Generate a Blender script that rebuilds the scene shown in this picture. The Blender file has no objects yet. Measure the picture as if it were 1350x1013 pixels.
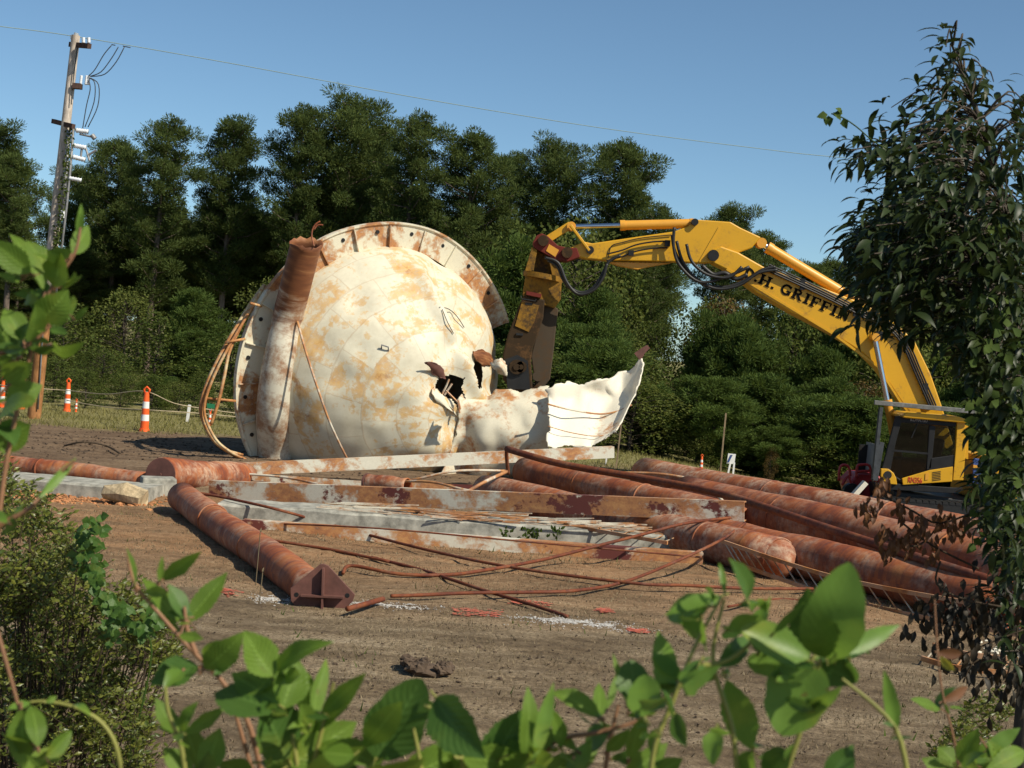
import bpy, bmesh, math, random
from mathutils import Vector, Matrix, noise
import numpy as np
R = math.radians
sc = bpy.context.scene
col = sc.collection
random.seed(7)

# ------------------------------------------------------------ camera
FPX, CX, CY = 2000.0, 675.0, 506.5          # focal length and centre in photo pixels (1350 x 1013)
CAM = Vector((0, 0, 2.85))
ROLL, PITCH = R(4.3), R(1.42)
M3 = Matrix.Rotation(math.pi/2 - PITCH, 3, 'X') @ Matrix.Rotation(ROLL, 3, 'Z')
cd = bpy.data.cameras.new('camera')
cam = bpy.data.objects.new('camera', cd); col.objects.link(cam)
cam.matrix_world = Matrix.Translation(CAM) @ M3.to_4x4()
cd.sensor_width = 36.0; cd.lens = 36.0*FPX/1350.0
cd.clip_start = 0.1; cd.clip_end = 3000
cd.dof.use_dof = True; cd.dof.focus_distance = 27.0; cd.dof.aperture_fstop = 13.0
sc.camera = cam
# ------------------------------------------------------------ light
SUN = Vector((0.63, -0.44, 0.75)).normalized()
EL = math.asin(SUN.z); AZ = math.atan2(SUN.x, SUN.y)
w = bpy.data.worlds.new('World'); sc.world = w; w.use_nodes = True
nt = w.node_tree; nt.nodes.clear()
sky = nt.nodes.new('ShaderNodeTexSky'); sky.sky_type = 'NISHITA'; sky.sun_disc = False
sky.sun_elevation = EL; sky.sun_rotation = AZ; sky.air_density = 0.62; sky.dust_density = 0.5; sky.ozone_density = 2.2
bg = nt.nodes.new('ShaderNodeBackground'); bg.inputs[1].default_value = 0.10
ow = nt.nodes.new('ShaderNodeOutputWorld')
tint = nt.nodes.new('ShaderNodeMix'); tint.data_type = 'RGBA'; tint.blend_type = 'MULTIPLY'; tint.inputs[0].default_value = 1; tint.inputs[7].default_value = (.85, .98, .93, 1)
nt.links.new(sky.outputs[0], tint.inputs[6]); nt.links.new(tint.outputs[2], bg.inputs[0]); nt.links.new(bg.outputs[0], ow.inputs[0])
ld = bpy.data.lights.new('sun', 'SUN'); ld.energy = 4.4; ld.angle = R(0.5); ld.color = (1.0, 0.92, 0.77)
lo = bpy.data.objects.new('sun', ld); col.objects.link(lo)
lo.rotation_euler = (-SUN).to_track_quat('-Z', 'Y').to_euler()
sc.view_settings.view_transform = 'Standard'; sc.view_settings.look = 'None'
sc.view_settings.exposure = 0.38; sc.view_settings.gamma = 1.0

# ------------------------------------------------------------ helpers
def W(px, py, Y):
    d = M3 @ Vector(((px-CX)/FPX, -(py-CY)/FPX, -1.0))
    return CAM + d*(Y/d.y)
def G(px, py, z=0.0):
    d = M3 @ Vector(((px-CX)/FPX, -(py-CY)/FPX, -1.0))
    h = 0.0
    for _ in range(4):
        p = CAM + d*((z+h-CAM.z)/d.z); h = slope(p.x, p.y)
    return p
def slope(x, y):                                 # the ground falls away under the excavator
    a = min(1, max(0, (x-2.5)/8.5)); b = min(1, max(0, (y-25.5)/8)); c = min(1, max(0, (130-y)/60))
    return -.85*a*a*(3-2*a)*b*b*(3-2*b)*c
M3T = M3.transposed()
def proj(p):
    l = M3T @ (p - CAM)
    return (CX + FPX*l.x/-l.z, CY - FPX*l.y/-l.z)
def U(a, b): return random.uniform(a, b)
def inpoly(x, y, P):
    c = False; n = len(P)
    for i in range(n):
        x1, y1 = P[i]; x2, y2 = P[i-1]
        if (y1 > y) != (y2 > y) and x < (x2-x1)*(y-y1)/(y2-y1)+x1: c = not c
    return c
def fbm(x, y, z=0.0, o=4):
    s = 0; a = 1.0
    for i in range(o):
        s += a*noise.noise(Vector((x, y, z))); x *= 2.03; y *= 2.03; z = z*2.03+7.1; a *= .5
    return s

def tag(o, label=None, cat=None, group=None, kind=None):
    if label: o['label'] = label
    if cat: o['category'] = cat
    if group: o['group'] = group
    if kind: o['kind'] = kind
    return o
def empty(name, loc, label=None, cat=None, group=None):
    o = bpy.data.objects.new(name, None); col.objects.link(o); o.location = loc
    o.empty_display_size = .2
    return tag(o, label, cat, group)
def wloc(o):
    v = Vector((0, 0, 0))
    while o is not None:
        v += o.location; o = o.parent
    return v
def copy_tree(o, parent=None):
    c = o.copy(); col.objects.link(c); c.parent = parent
    for ch in list(o.children): copy_tree(ch, c)
    return c

class MB:
    def __init__(s): s.v = []; s.f = []; s.uv = []
    def face(s, idx, uv=None):
        s.f.append(tuple(idx)); s.uv.append(uv if uv else [(0, 0)]*len(idx))
    def poly(s, pts, uv=None):
        b = len(s.v); s.v += [Vector(p) for p in pts]; s.face(range(b, b+len(pts)), uv)
    def box(s, c, size, rot=None):
        c = Vector(c); h = [x/2 for x in size]; b = len(s.v)
        for sx in (-1, 1):
            for sy in (-1, 1):
                for sz in (-1, 1):
                    p = Vector((sx*h[0], sy*h[1], sz*h[2]))
                    if rot is not None: p = rot @ p
                    s.v.append(c+p)
        for q in ((0, 1, 3, 2), (4, 6, 7, 5), (0, 4, 5, 1), (2, 3, 7, 6), (0, 2, 6, 4), (1, 5, 7, 3)):
            s.face([b+i for i in q], [(0, 0), (1, 0), (1, 1), (0, 1)])
    def bar(s, a, b_, wd, ht, up=(0, 0, 1)):
        a = Vector(a); b_ = Vector(b_); d = (b_-a); L = d.length; d.normalize()
        u = Vector(up); sd = d.cross(u)
        if sd.length < 1e-4: sd = d.cross(Vector((1, 0, 0)))
        sd.normalize(); u = sd.cross(d)
        m = Matrix((sd, d, u)).transposed()
        s.box((a+b_)/2, (wd, L, ht), m)
    def tube(s, pts, r, n=8, cap=True, ell=None):
        pts = [Vector(p) for p in pts]
        rs = r if isinstance(r, (list, tuple)) else [r]*len(pts)
        b = len(s.v); ln = 0; prev = None; vs = []
        for i, p in enumerate(pts):
            d = (pts[min(i+1, len(pts)-1)] - pts[max(i-1, 0)])
            if d.length < 1e-9: d = Vector((0, 0, 1))
            d.normalize()
            if prev is None:
                u = d.cross(Vector((0, 0, 1)))
                if u.length < 1e-3: u = d.cross(Vector((0, 1, 0)))
            else:
                u = prev - d*prev.dot(d)
            u.normalize(); prev = u; q = d.cross(u)
            if i: ln += (p-pts[i-1]).length
            vs.append(ln)
            for k in range(n):
                t = 2*math.pi*k/n
                s.v.append(p + (u*math.cos(t) + q*math.sin(t))*rs[i])
        for i in range(len(pts)-1):
            for k in range(n):
                k2 = (k+1) % n
                a0 = k/n; a1 = (k+1)/n
                s.face((b+i*n+k, b+i*n+k2, b+(i+1)*n+k2, b+(i+1)*n+k), [(a0, vs[i]), (a1, vs[i]), (a1, vs[i+1]), (a0, vs[i+1])])
        if cap:
            s.face([b+k for k in range(n)][::-1]); s.face([b+(len(pts)-1)*n+k for k in range(n)])
    def prism(s, pts, Y0, Y1):
        """outline given as (x, z) pairs, solid between Y0 and Y1"""
        b = len(s.v); n = len(pts)
        a = sum(pts[i-1][0]*pts[i][1]-pts[i][0]*pts[i-1][1] for i in range(n))
        if a < 0: pts = pts[::-1]
        for (x, z) in pts: s.v.append(Vector((x, Y0, z)))
        for (x, z) in pts: s.v.append(Vector((x, Y1, z)))
        s.face([b+i for i in range(n)]); s.face([b+n+i for i in range(n)][::-1])
        for i in range(n):
            j = (i+1) % n
            s.face((b+j, b+i, b+n+i, b+n+j))
    def pprism(s, ppts, Yc, t):
        q = [W(x, y, Yc) for x, y in ppts]
        s.prism([(p.x, p.z) for p in q], Yc-t/2, Yc+t/2)
    def sweep(s, sec, p0, p1, up=(0, 0, 1)):
        """closed section [(side, up)] carried from p0 to p1"""
        p0 = Vector(p0); p1 = Vector(p1); d = (p1-p0).normalized()
        sd = d.cross(Vector(up)).normalized(); u = sd.cross(d); n = len(sec); b = len(s.v); L = (p1-p0).length
        for p in (p0, p1):
            for (x, z) in sec: s.v.append(p+sd*x+u*z)
        for i in range(n):
            j = (i+1) % n
            s.face((b+i, b+j, b+n+j, b+n+i), [(i/n, 0), ((i+1)/n, 0), ((i+1)/n, L), (i/n, L)])
        s.face([b+i for i in range(n)][::-1]); s.face([b+n+i for i in range(n)])
    def ball(s, c, r, n=8, m=6, sq=(1, 1, 1), jit=0):
        c = Vector(c); b = len(s.v)
        for i in range(m+1):
            ph = math.pi*i/m
            for k in range(n):
                t = 2*math.pi*k/n
                rr = r*(1+U(-jit, jit))
                s.v.append(c+Vector((math.sin(ph)*math.cos(t)*rr*sq[0], math.sin(ph)*math.sin(t)*rr*sq[1], math.cos(ph)*rr*sq[2])))
        for i in range(m):
            for k in range(n):
                k2 = (k+1) % n
                s.face((b+i*n+k, b+(i+1)*n+k, b+(i+1)*n+k2, b+i*n+k2))
    def leaf(s, base, tip, wd, nrm, n=6, fold=.25, curl=.1, shape=0, across=2):
        base = Vector(base); tip = Vector(tip); d = tip-base; L = d.length
        if L < 1e-6: return
        nrm = Vector(nrm); sd = d.cross(nrm)
        if sd.length < 1e-6: sd = d.orthogonal()
        sd.normalize(); nn = sd.cross(d).normalized(); b = len(s.v)
        us = [-1, 0, 1] if across == 2 else [-1, -.5, 0, .5, 1]
        A = len(us)
        for i in range(n+1):
            t = i/n
            if shape == 0: wv = math.sin(math.pi*min(1, t**.85))**.9 if 0 < t < 1 else .03
            elif shape == 1: wv = (1-t)**.62*(.55+1.5*t*(1-t))+.32*math.exp(-((t-.12)/.12)**2) if t < 1 else .02   # broad base
            elif shape == 3: wv = (math.sin(math.pi*min(1, t**.9))**.55)*(1-.12*t) if 0 < t < 1 else .05
            else: wv = math.sin(math.pi*t**.62)**1.0 if 0 < t < 1 else .03
            wv = max(wv, .02)*wd/2
            p = base+d*t+nn*(curl*L*4*t*(1-t)+(.03*L*noise.noise(base*90+Vector((t*3, 0, 0))) if n > 7 else 0))
            if n > 13 and shape == 0: wv *= 1+(.045 if i % 2 else -.045)
            if n > 7: wv *= 1+.14*noise.noise(base*70+Vector((t*6, 5, 0)))
            for u in us:
                s.v.append(p+sd*(u*wv)+nn*(abs(u)*fold*wv))
        for i in range(n):
            for k in range(A-1):
                a = b+i*A+k
                s.face((a, a+1, a+A+1, a+A), [(us[k]*.5+.5, i/n), (us[k+1]*.5+.5, i/n), (us[k+1]*.5+.5, (i+1)/n), (us[k]*.5+.5, (i+1)/n)])
    def build(s, name, mat, parent=None, smooth=False, bevel=0, thick=0, origin=None):
        me = bpy.data.meshes.new(name)
        off = wloc(parent) if parent is not None else Vector(origin or (0, 0, 0))
        me.from_pydata([tuple(v-off) for v in s.v], [], s.f)
        uvl = me.uv_layers.new(name='UVMap')
        uvl.data.foreach_set('uv', [c for f in s.uv for p in f for c in p])
        me.materials.append(mat)
        if smooth: me.polygons.foreach_set('use_smooth', [True]*len(me.polygons))
        me.update()
        o = bpy.data.objects.new(name, me); col.objects.link(o)
        if parent is not None: o.parent = parent
        elif origin: o.location = origin
        if smooth == 'auto':
            try:
                me.set_sharp_from_angle(angle=R(40))
            except Exception: pass
        if thick:
            m = o.modifiers.new('thickness', 'SOLIDIFY'); m.thickness = thick; m.offset = 0
        if bevel:
            m = o.modifiers.new('bevel', 'BEVEL'); m.width = bevel; m.segments = 2; m.limit_method = 'ANGLE'; m.angle_limit = R(35)
        return o

def bez(pts, n=6):
    """smooth line through points"""
    pts = [Vector(p) for p in pts]; out = []
    for i in range(len(pts)-1):
        p0 = pts[max(i-1, 0)]; p1 = pts[i]; p2 = pts[i+1]; p3 = pts[min(i+2, len(pts)-1)]
        for k in range(n):
            t = k/n
            out.append(.5*((2*p1)+(p2-p0)*t+(2*p0-5*p1+4*p2-p3)*t*t+(3*p1-p0-3*p2+p3)*t**3))
    out.append(pts[-1]); return out

# ------------------------------------------------------------ materials
class NT:
    def __init__(s, name, rough=.8, metal=0.0, spec=.5):
        s.m = bpy.data.materials.new(name); s.m.use_nodes = True; s.t = s.m.node_tree; s.N = s.t.nodes
        s.b = s.N['Principled BSDF']; s.out = s.N['Material Output']
        s.b.inputs['Roughness'].default_value = rough; s.b.inputs['Metallic'].default_value = metal
        s.b.inputs['Specular IOR Level'].default_value = spec
    def n(s, t, **k):
        x = s.N.new(t)
        for a, v in k.items(): setattr(x, a, v)
        return x
    def l(s, a, b): s.t.links.new(a, b)
    def coord(s, kind='Object', scale=(1, 1, 1), rot=(0, 0, 0)):
        if kind == 'World': o = s.n('ShaderNodeNewGeometry').outputs['Position']
        else: o = s.n('ShaderNodeTexCoord').outputs[kind]
        mp = s.n('ShaderNodeMapping'); mp.inputs['Scale'].default_value = scale; mp.inputs['Rotation'].default_value = rot
        s.l(o, mp.inputs[0]); return mp.outputs[0]
    def noise(s, vec, scale=5, detail=6, rough=.6, dist=0):
        x = s.n('ShaderNodeTexNoise'); x.inputs['Scale'].default_value = scale; x.inputs['Detail'].default_value = detail
        x.inputs['Roughness'].default_value = rough; x.inputs['Distortion'].default_value = dist
        if vec is not None: s.l(vec, x.inputs['Vector'])
        return x.outputs['Fac']
    def ramp(s, fac, stops, interp='LINEAR'):
        x = s.n('ShaderNodeValToRGB'); x.color_ramp.interpolation = interp
        e = x.color_ramp.elements
        while len(e) < len(stops): e.new(.5)
        for i, (p, c) in enumerate(stops):
            e[i].position = p
            e[i].color = (c, c, c, 1) if isinstance(c, (int, float)) else tuple(c)+(1,)
        s.l(fac, x.inputs[0]); return x.outputs[0]
    def mix(s, f, a, b, mode='MIX'):
        x = s.n('ShaderNodeMix', data_type='RGBA', blend_type=mode)
        for v, i in ((f, 0), (a, 6), (b, 7)):
            if isinstance(v, (int, float)): x.inputs[i].default_value = v
            elif isinstance(v, tuple): x.inputs[i].default_value = v+(1,)
            else: s.l(v, x.inputs[i])
        return x.outputs[2]
    def math(s, op, a, b=None, c=None):
        x = s.n('ShaderNodeMath', operation=op)
        for i, v in enumerate((a, b, c)):
            if v is None: continue
            if isinstance(v, (int, float)): x.inputs[i].default_value = v
            else: s.l(v, x.inputs[i])
        return x.outputs[0]
    def color(s, c):
        if isinstance(c, tuple): s.b.inputs['Base Color'].default_value = c+(1,)
        else: s.l(c, s.b.inputs['Base Color'])
    def bump(s, h, strength=.3, dist=.02):
        x = s.n('ShaderNodeBump'); x.inputs['Strength'].default_value = strength; x.inputs['Distance'].default_value = dist
        s.l(h, x.inputs['Height']); s.l(x.outputs[0], s.b.inputs['Normal'])

def flat(name, c, rough=.7, metal=0.0, var=.25, sc_=6, spec=.4):
    m = NT(name, rough, metal, spec); v = m.coord()
    f = m.noise(v, sc_, 6, .65)
    dk = tuple(x*(1-var) for x in c); lt = tuple(min(1, x*(1+var)) for x in c)
    m.color(m.ramp(f, [(.3, dk), (.7, lt)])); m.bump(f, .1, .01)
    return m.m
def rust_pipe(name, pale=.5, dark=1.0):
    m = NT(name, .75, 0, .3); v = m.coord('Object')
    uv = m.coord('UV', (1.6, .9, 1)); uv2 = m.coord('UV', (1.0, 5.0, 1))
    a = m.noise(v, 2.2, 7, .62); b = m.noise(uv2, 2.4, 4, .55, .6); c = m.noise(v, 11, 6, .7)
    base = m.ramp(a, [(.28, (.10, .030, .015)), (.43, (.235, .062, .024)), (.57, (.335, .10, .033)), (.75, (.43, .18, .062))])
    base = m.mix(m.ramp(b, [(.47, 0), (.66, .6)]), base, (.10, .040, .036))
    pf = m.noise(v, 1.6, 6, .6, .4)
    pf = m.math('MULTIPLY', m.ramp(pf, [(.52-.1*pale, 0), (.66-.1*pale, 1)]), m.ramp(c, [(.35, 0), (.65, 1)]))
    pf = m.math('MULTIPLY', pf, .75*pale)
    base = m.mix(pf, base, (.55, .42, .30))
    if dark < 1: base = m.mix(1.0, base, (dark, dark*.95, dark), 'MULTIPLY')
    m.color(base); m.bump(m.math('ADD', m.math('MULTIPLY', b, .6), c), .25, .02)
    return m.m
def paint_rust(name, paint=(.72, .70, .60), amount=.5, primer=.5, stretch=(1, 1, 1)):
    m = NT(name, .6, 0, .35); v = m.coord('Object', stretch)
    a = m.noise(v, 1.3, 8, .62, .3); c = m.noise(v, 9, 8, .72); d = m.noise(v, .9, 5, .6, .2); e = m.noise(v, 30, 4, .7)
    pc = m.mix(m.ramp(e, [(.3, 0), (.7, .5)]), paint, tuple(x*.75 for x in paint))
    rf = m.math('ADD', m.math('MULTIPLY', a, .75), m.math('MULTIPLY', c, .3))
    t = .62-.2*amount
    rc = m.ramp(c, [(.3, (.15, .045, .018)), (.5, (.36, .13, .03)), (.7, (.52, .25, .07))])
    col_ = m.mix(m.ramp(rf, [(t, 0), (t+.08, .9)]), pc, rc)
    pf = m.math('ADD', m.math('MULTIPLY', d, .8), m.math('MULTIPLY', c, .28))
    tp = .74-.2*primer
    col_ = m.mix(m.ramp(pf, [(tp, 0), (tp+.03, 1)]), col_, (.12, .032, .025))
    m.color(col_); m.bump(c, .2, .01); return m.m
def tank_mat():
    m = NT('tank_paint_rust', .55, 0, .35)
    v = m.coord('Object'); uv = m.coord('UV', (1, 1, 1))
    # plate-by-plate variation on the plates of the bowl (uv: around, down)
    br = m.n('ShaderNodeTexBrick'); br.offset = .5
    br.inputs['Color1'].default_value = (0, 0, 0, 1); br.inputs['Color2'].default_value = (1, 1, 1, 1); br.inputs['Mortar'].default_value = (.5, .5, .5, 1)
    br.inputs['Scale'].default_value = 1; br.inputs['Mortar Size'].default_value = .012; br.inputs['Brick Width'].default_value = 1.0; br.inputs['Row Height'].default_value = .55
    n0 = m.noise(v, 3, 3, .5); wob = m.n('ShaderNodeVectorMath', operation='MULTIPLY_ADD')
    cv = m.n('ShaderNodeCombineXYZ'); m.l(n0, cv.inputs[0]); m.l(n0, cv.inputs[1])
    m.l(cv.outputs[0], wob.inputs[0]); wob.inputs[1].default_value = (.07, .07, 0); m.l(uv, wob.inputs[2])
    m.l(wob.outputs[0], br.inputs['Vector'])
    uvs = m.coord('UV', (1.6, 3.2, 1))
    big = m.noise(v, .75, 3, .5); band = m.noise(uvs, 1.2, 5, .6, .3); fine = m.noise(v, 8, 8, .75); mid = m.noise(v, 2.6, 7, .66, .2)
    s = m.math('ADD', m.math('MULTIPLY', band, .55), m.math('MULTIPLY', mid, .5))
    s = m.math('ADD', s, m.math('MULTIPLY', big, .25)); s = m.math('ADD', s, m.math('MULTIPLY', fine, .5))
    s = m.math('ADD', s, m.math('MULTIPLY', br.outputs['Color'], .13))
    rf = m.ramp(m.math('MULTIPLY', s, .5), [(.485, 0), (.515, .6), (.57, .95)])
    rc = m.ramp(fine, [(.3, (.36, .15, .04)), (.5, (.54, .30, .085)), (.7, (.64, .45, .19))])
    pc = m.ramp(mid, [(.3, (.53, .485, .36)), (.6, (.64, .60, .465))])
    c = m.mix(rf, pc, rc)
    c = m.mix(m.math('MULTIPLY', br.outputs['Fac'], .35), c, (.42, .30, .18))
    # deep maroon patches
    mp = m.ramp(m.math('ADD', m.math('MULTIPLY', big, .7), m.math('MULTIPLY', mid, .45)), [(.72, 0), (.77, .5)])
    c = m.mix(mp, c, (.20, .075, .045))
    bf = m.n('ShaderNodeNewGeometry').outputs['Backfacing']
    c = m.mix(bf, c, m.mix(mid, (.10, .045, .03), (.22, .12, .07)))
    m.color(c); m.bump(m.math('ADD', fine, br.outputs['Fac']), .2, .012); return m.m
def leg_mat():
    m = NT('leg_rust_to_paint', .65, 0, .3); v = m.coord('Object'); uv = m.n('ShaderNodeTexCoord').outputs['UV']
    sx = m.n('ShaderNodeSeparateXYZ'); m.l(uv, sx.inputs[0]); ub = m.coord('UV', (1.2, 3.2, 1))
    a = m.noise(v, 2.4, 7, .65, .2); b = m.noise(ub, 1.6, 5, .6, .3); c = m.noise(v, 10, 7, .75)
    ru = m.ramp(b, [(.3, (.10, .036, .018)), (.5, (.20, .075, .030)), (.68, (.36, .17, .07))])
    pa = m.mix(m.ramp(m.math('ADD', m.math('MULTIPLY', a, .7), m.math('MULTIPLY', c, .3)), [(.42, 0), (.56, .9)]), (.58, .54, .43), (.27, .135, .065))
    f = m.math('ADD', sx.outputs[1], m.math('MULTIPLY', m.math('SUBTRACT', b, .5), 3.2))
    m.color(m.mix(m.ramp(m.math('DIVIDE', f, 6), [(.20, 0), (.34, 1)]), ru, pa)); m.bump(c, .2, .01); return m.m
def leafmat(name, c1, c2, trans=.35, rough=.45, veins=0, spec=.4, backc=None):
    m = NT(name, rough, 0, spec)
    rnd = m.n('ShaderNodeNewGeometry').outputs['Random Per Island']
    oi = m.n('ShaderNodeObjectInfo').outputs['Random']
    c = m.mix(rnd, c1, c2)
    c = m.mix(m.math('MULTIPLY', oi, .35), c, tuple(x*.6 for x in c1))
    if veins:
        u = m.n('ShaderNodeTexCoord').outputs['UV']; sx = m.n('ShaderNodeSeparateXYZ'); m.l(u, sx.inputs[0])
        au = m.math('ABSOLUTE', m.math('SUBTRACT', sx.outputs[0], .5))
        ph = m.math('SUBTRACT', m.math('MULTIPLY', sx.outputs[1], 62), m.math('MULTIPLY', au, 38))
        sn = m.math('SINE', ph)
        mid = m.ramp(au, [(0, 1), (.035, 0)])
        vn = m.math('MAXIMUM', mid, m.ramp(sn, [(.86, 0), (1.0, .35)]))
        pn = m.noise(m.coord('Object'), 40, 5, .6)
        c = m.mix(m.ramp(pn, [(.35, 0), (.75, .35)]), c, tuple(x*.55 for x in c1))
        c = m.mix(m.math('MULTIPLY', vn, .45*veins), c, tuple(min(1, x*1.9+.03) for x in c2))
        sp = m.ramp(m.noise(m.coord('Object'), 90, 3, .5), [(.70, 0), (.74, .8)]); c = m.mix(sp, c, (.16, .10, .03))
        ed = m.math('MULTIPLY', m.ramp(m.noise(m.coord('Object'), 14, 4, .6), [(.55, 0), (.75, .5)]), 1.0); c = m.mix(ed, c, (min(1, c2[0]*1.7+.03), c2[1]*1.1, c2[2]*.8))
        m.bump(sn, .22*veins, .004)
    m.color(c)
    tr = m.n('ShaderNodeBsdfTranslucent'); m.l(m.mix(.5, c, (min(1, c2[0]*1.6), min(1, c2[1]*1.5), c2[2])), tr.inputs[0])
    mx = m.n('ShaderNodeMixShader'); mx.inputs[0].default_value = trans
    m.l(m.b.outputs[0], mx.inputs[1]); m.l(tr.outputs[0], mx.inputs[2]); m.l(mx.outputs[0], m.out.inputs[0])
    return m.m
def ground_mat():
    m = NT('dirt_ground', .95, 0, .15); P = m.coord('World')
    sx = m.n('ShaderNodeSeparateXYZ'); m.l(P, sx.inputs[0])
    st = m.coord('World', (.35, 1.6, 1))
    n1 = m.noise(P, .35, 5, .6); n2 = m.noise(st, 1.4, 8, .66); n3 = m.noise(P, 9, 9, .75); n4 = m.noise(P, 30, 6, .8); n5 = m.noise(st, .5, 6, .6, .5)
    dirt = m.ramp(m.math('ADD', m.math('MULTIPLY', n2, .55), m.math('MULTIPLY', n3, .45)), [(.33, (.10, .072, .045)), (.45, (.24, .175, .105)), (.57, (.37, .285, .18)), (.70, (.51, .42, .29))])
    dirt = m.mix(m.ramp(n4, [(.40, .7), (.56, 0)]), dirt, (.06, .043, .028))
    mud = m.ramp(m.math('ADD', m.math('MULTIPLY', n5, .6), m.math('MULTIPLY', n2, .4)), [(.42, .75), (.56, 0)])
    dirt = m.mix(mud, dirt, m.ramp(n3, [(.35, (.065, .045, .027)), (.65, (.17, .12, .07))]))
    orange = m.ramp(n3, [(.3, (.26, .12, .05)), (.55, (.42, .215, .095)), (.75, (.52, .33, .17))])
    yy = m.math('ADD', sx.outputs[1], m.math('MULTIPLY', m.math('SUBTRACT', n5, .5), 7))
    om = m.ramp(m.math('DIVIDE', yy, 50), [(.31, 0), (.38, .62), (.47, .6), (.52, .05)])
    om = m.math('MULTIPLY', om, m.ramp(n2, [(.35, .35), (.6, 1)]))
    c = m.mix(om, dirt, orange)
    far = m.ramp(m.math('DIVIDE', yy, 50), [(.50, 0), (.56, 1)])
    fc = m.ramp(m.math('ADD', m.math('MULTIPLY', n2, .5), m.math('MULTIPLY', n3, .5)), [(.35, (.075, .047, .03)), (.5, (.16, .105, .065)), (.68, (.28, .20, .125))])
    c = m.mix(m.math('MULTIPLY', far, .85), c, fc)
    gy = m.math('ADD', sx.outputs[1], m.math('MULTIPLY', m.math('SUBTRACT', n1, .5), 5))
    gr = m.ramp(m.math('DIVIDE', gy, 50), [(.755, 0), (.80, 1)])
    gc = m.ramp(n3, [(.3, (.13, .12, .045)), (.55, (.24, .215, .09)), (.75, (.36, .31, .15))])
    c = m.mix(gr, c, gc)
    m.color(c); m.bump(m.math('ADD', n3, m.math('MULTIPLY', n4, .6)), .7, .07)
    return m.m
def glass_mat():
    m = NT('cab_glass', .05, 0, .5)
    t = m.n('ShaderNodeBsdfTransparent'); t.inputs[0].default_value = (.42, .46, .44, 1)
    g = m.n('ShaderNodeBsdfGlossy'); g.inputs[1].default_value = .03
    fr = m.n('ShaderNodeFresnel'); fr.inputs[0].default_value = 1.5
    x = m.n('ShaderNodeMixShader'); m.l(fr.outputs[0], x.inputs[0]); m.l(t.outputs[0], x.inputs[1]); m.l(g.outputs[0], x.inputs[2])
    m.l(x.outputs[0], m.out.inputs[0]); return m.m
def bark(name, a, b):
    m = NT(name, .95, 0, .1); v = m.coord('Object', (1, 1, .25)); n = m.noise(v, 14, 6, .7); n2 = m.noise(v, 2, 4, .6)
    m.color(m.mix(m.ramp(n2, [(.3, 0), (.7, 1)]), m.ramp(n, [(.35, tuple(x*.45 for x in a)), (.65, a)]), m.ramp(n, [(.35, tuple(x*.5 for x in b)), (.65, b)])))
    m.bump(n, .5, .02); return m.m
def machine_paint(name, c, dirt=(.16, .09, .04), amt=.5, rough=.42):
    m = NT(name, rough, 0, .5 if rough < .55 else .1); v = m.coord('Object'); a = m.noise(v, 2.0, 7, .65); b = m.noise(v, 14, 6, .75)
    f = m.math('ADD', m.math('MULTIPLY', a, .6), m.math('MULTIPLY', b, .4)); t = .68-.22*amt
    x = m.mix(m.ramp(a, [(.3, 0), (.75, .35)]), c, tuple(k*.72 for k in c))
    m.color(m.mix(m.ramp(f, [(t, 0), (t+.12, .85)]), x, dirt)); m.bump(b, .06, .004); return m.m

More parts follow.
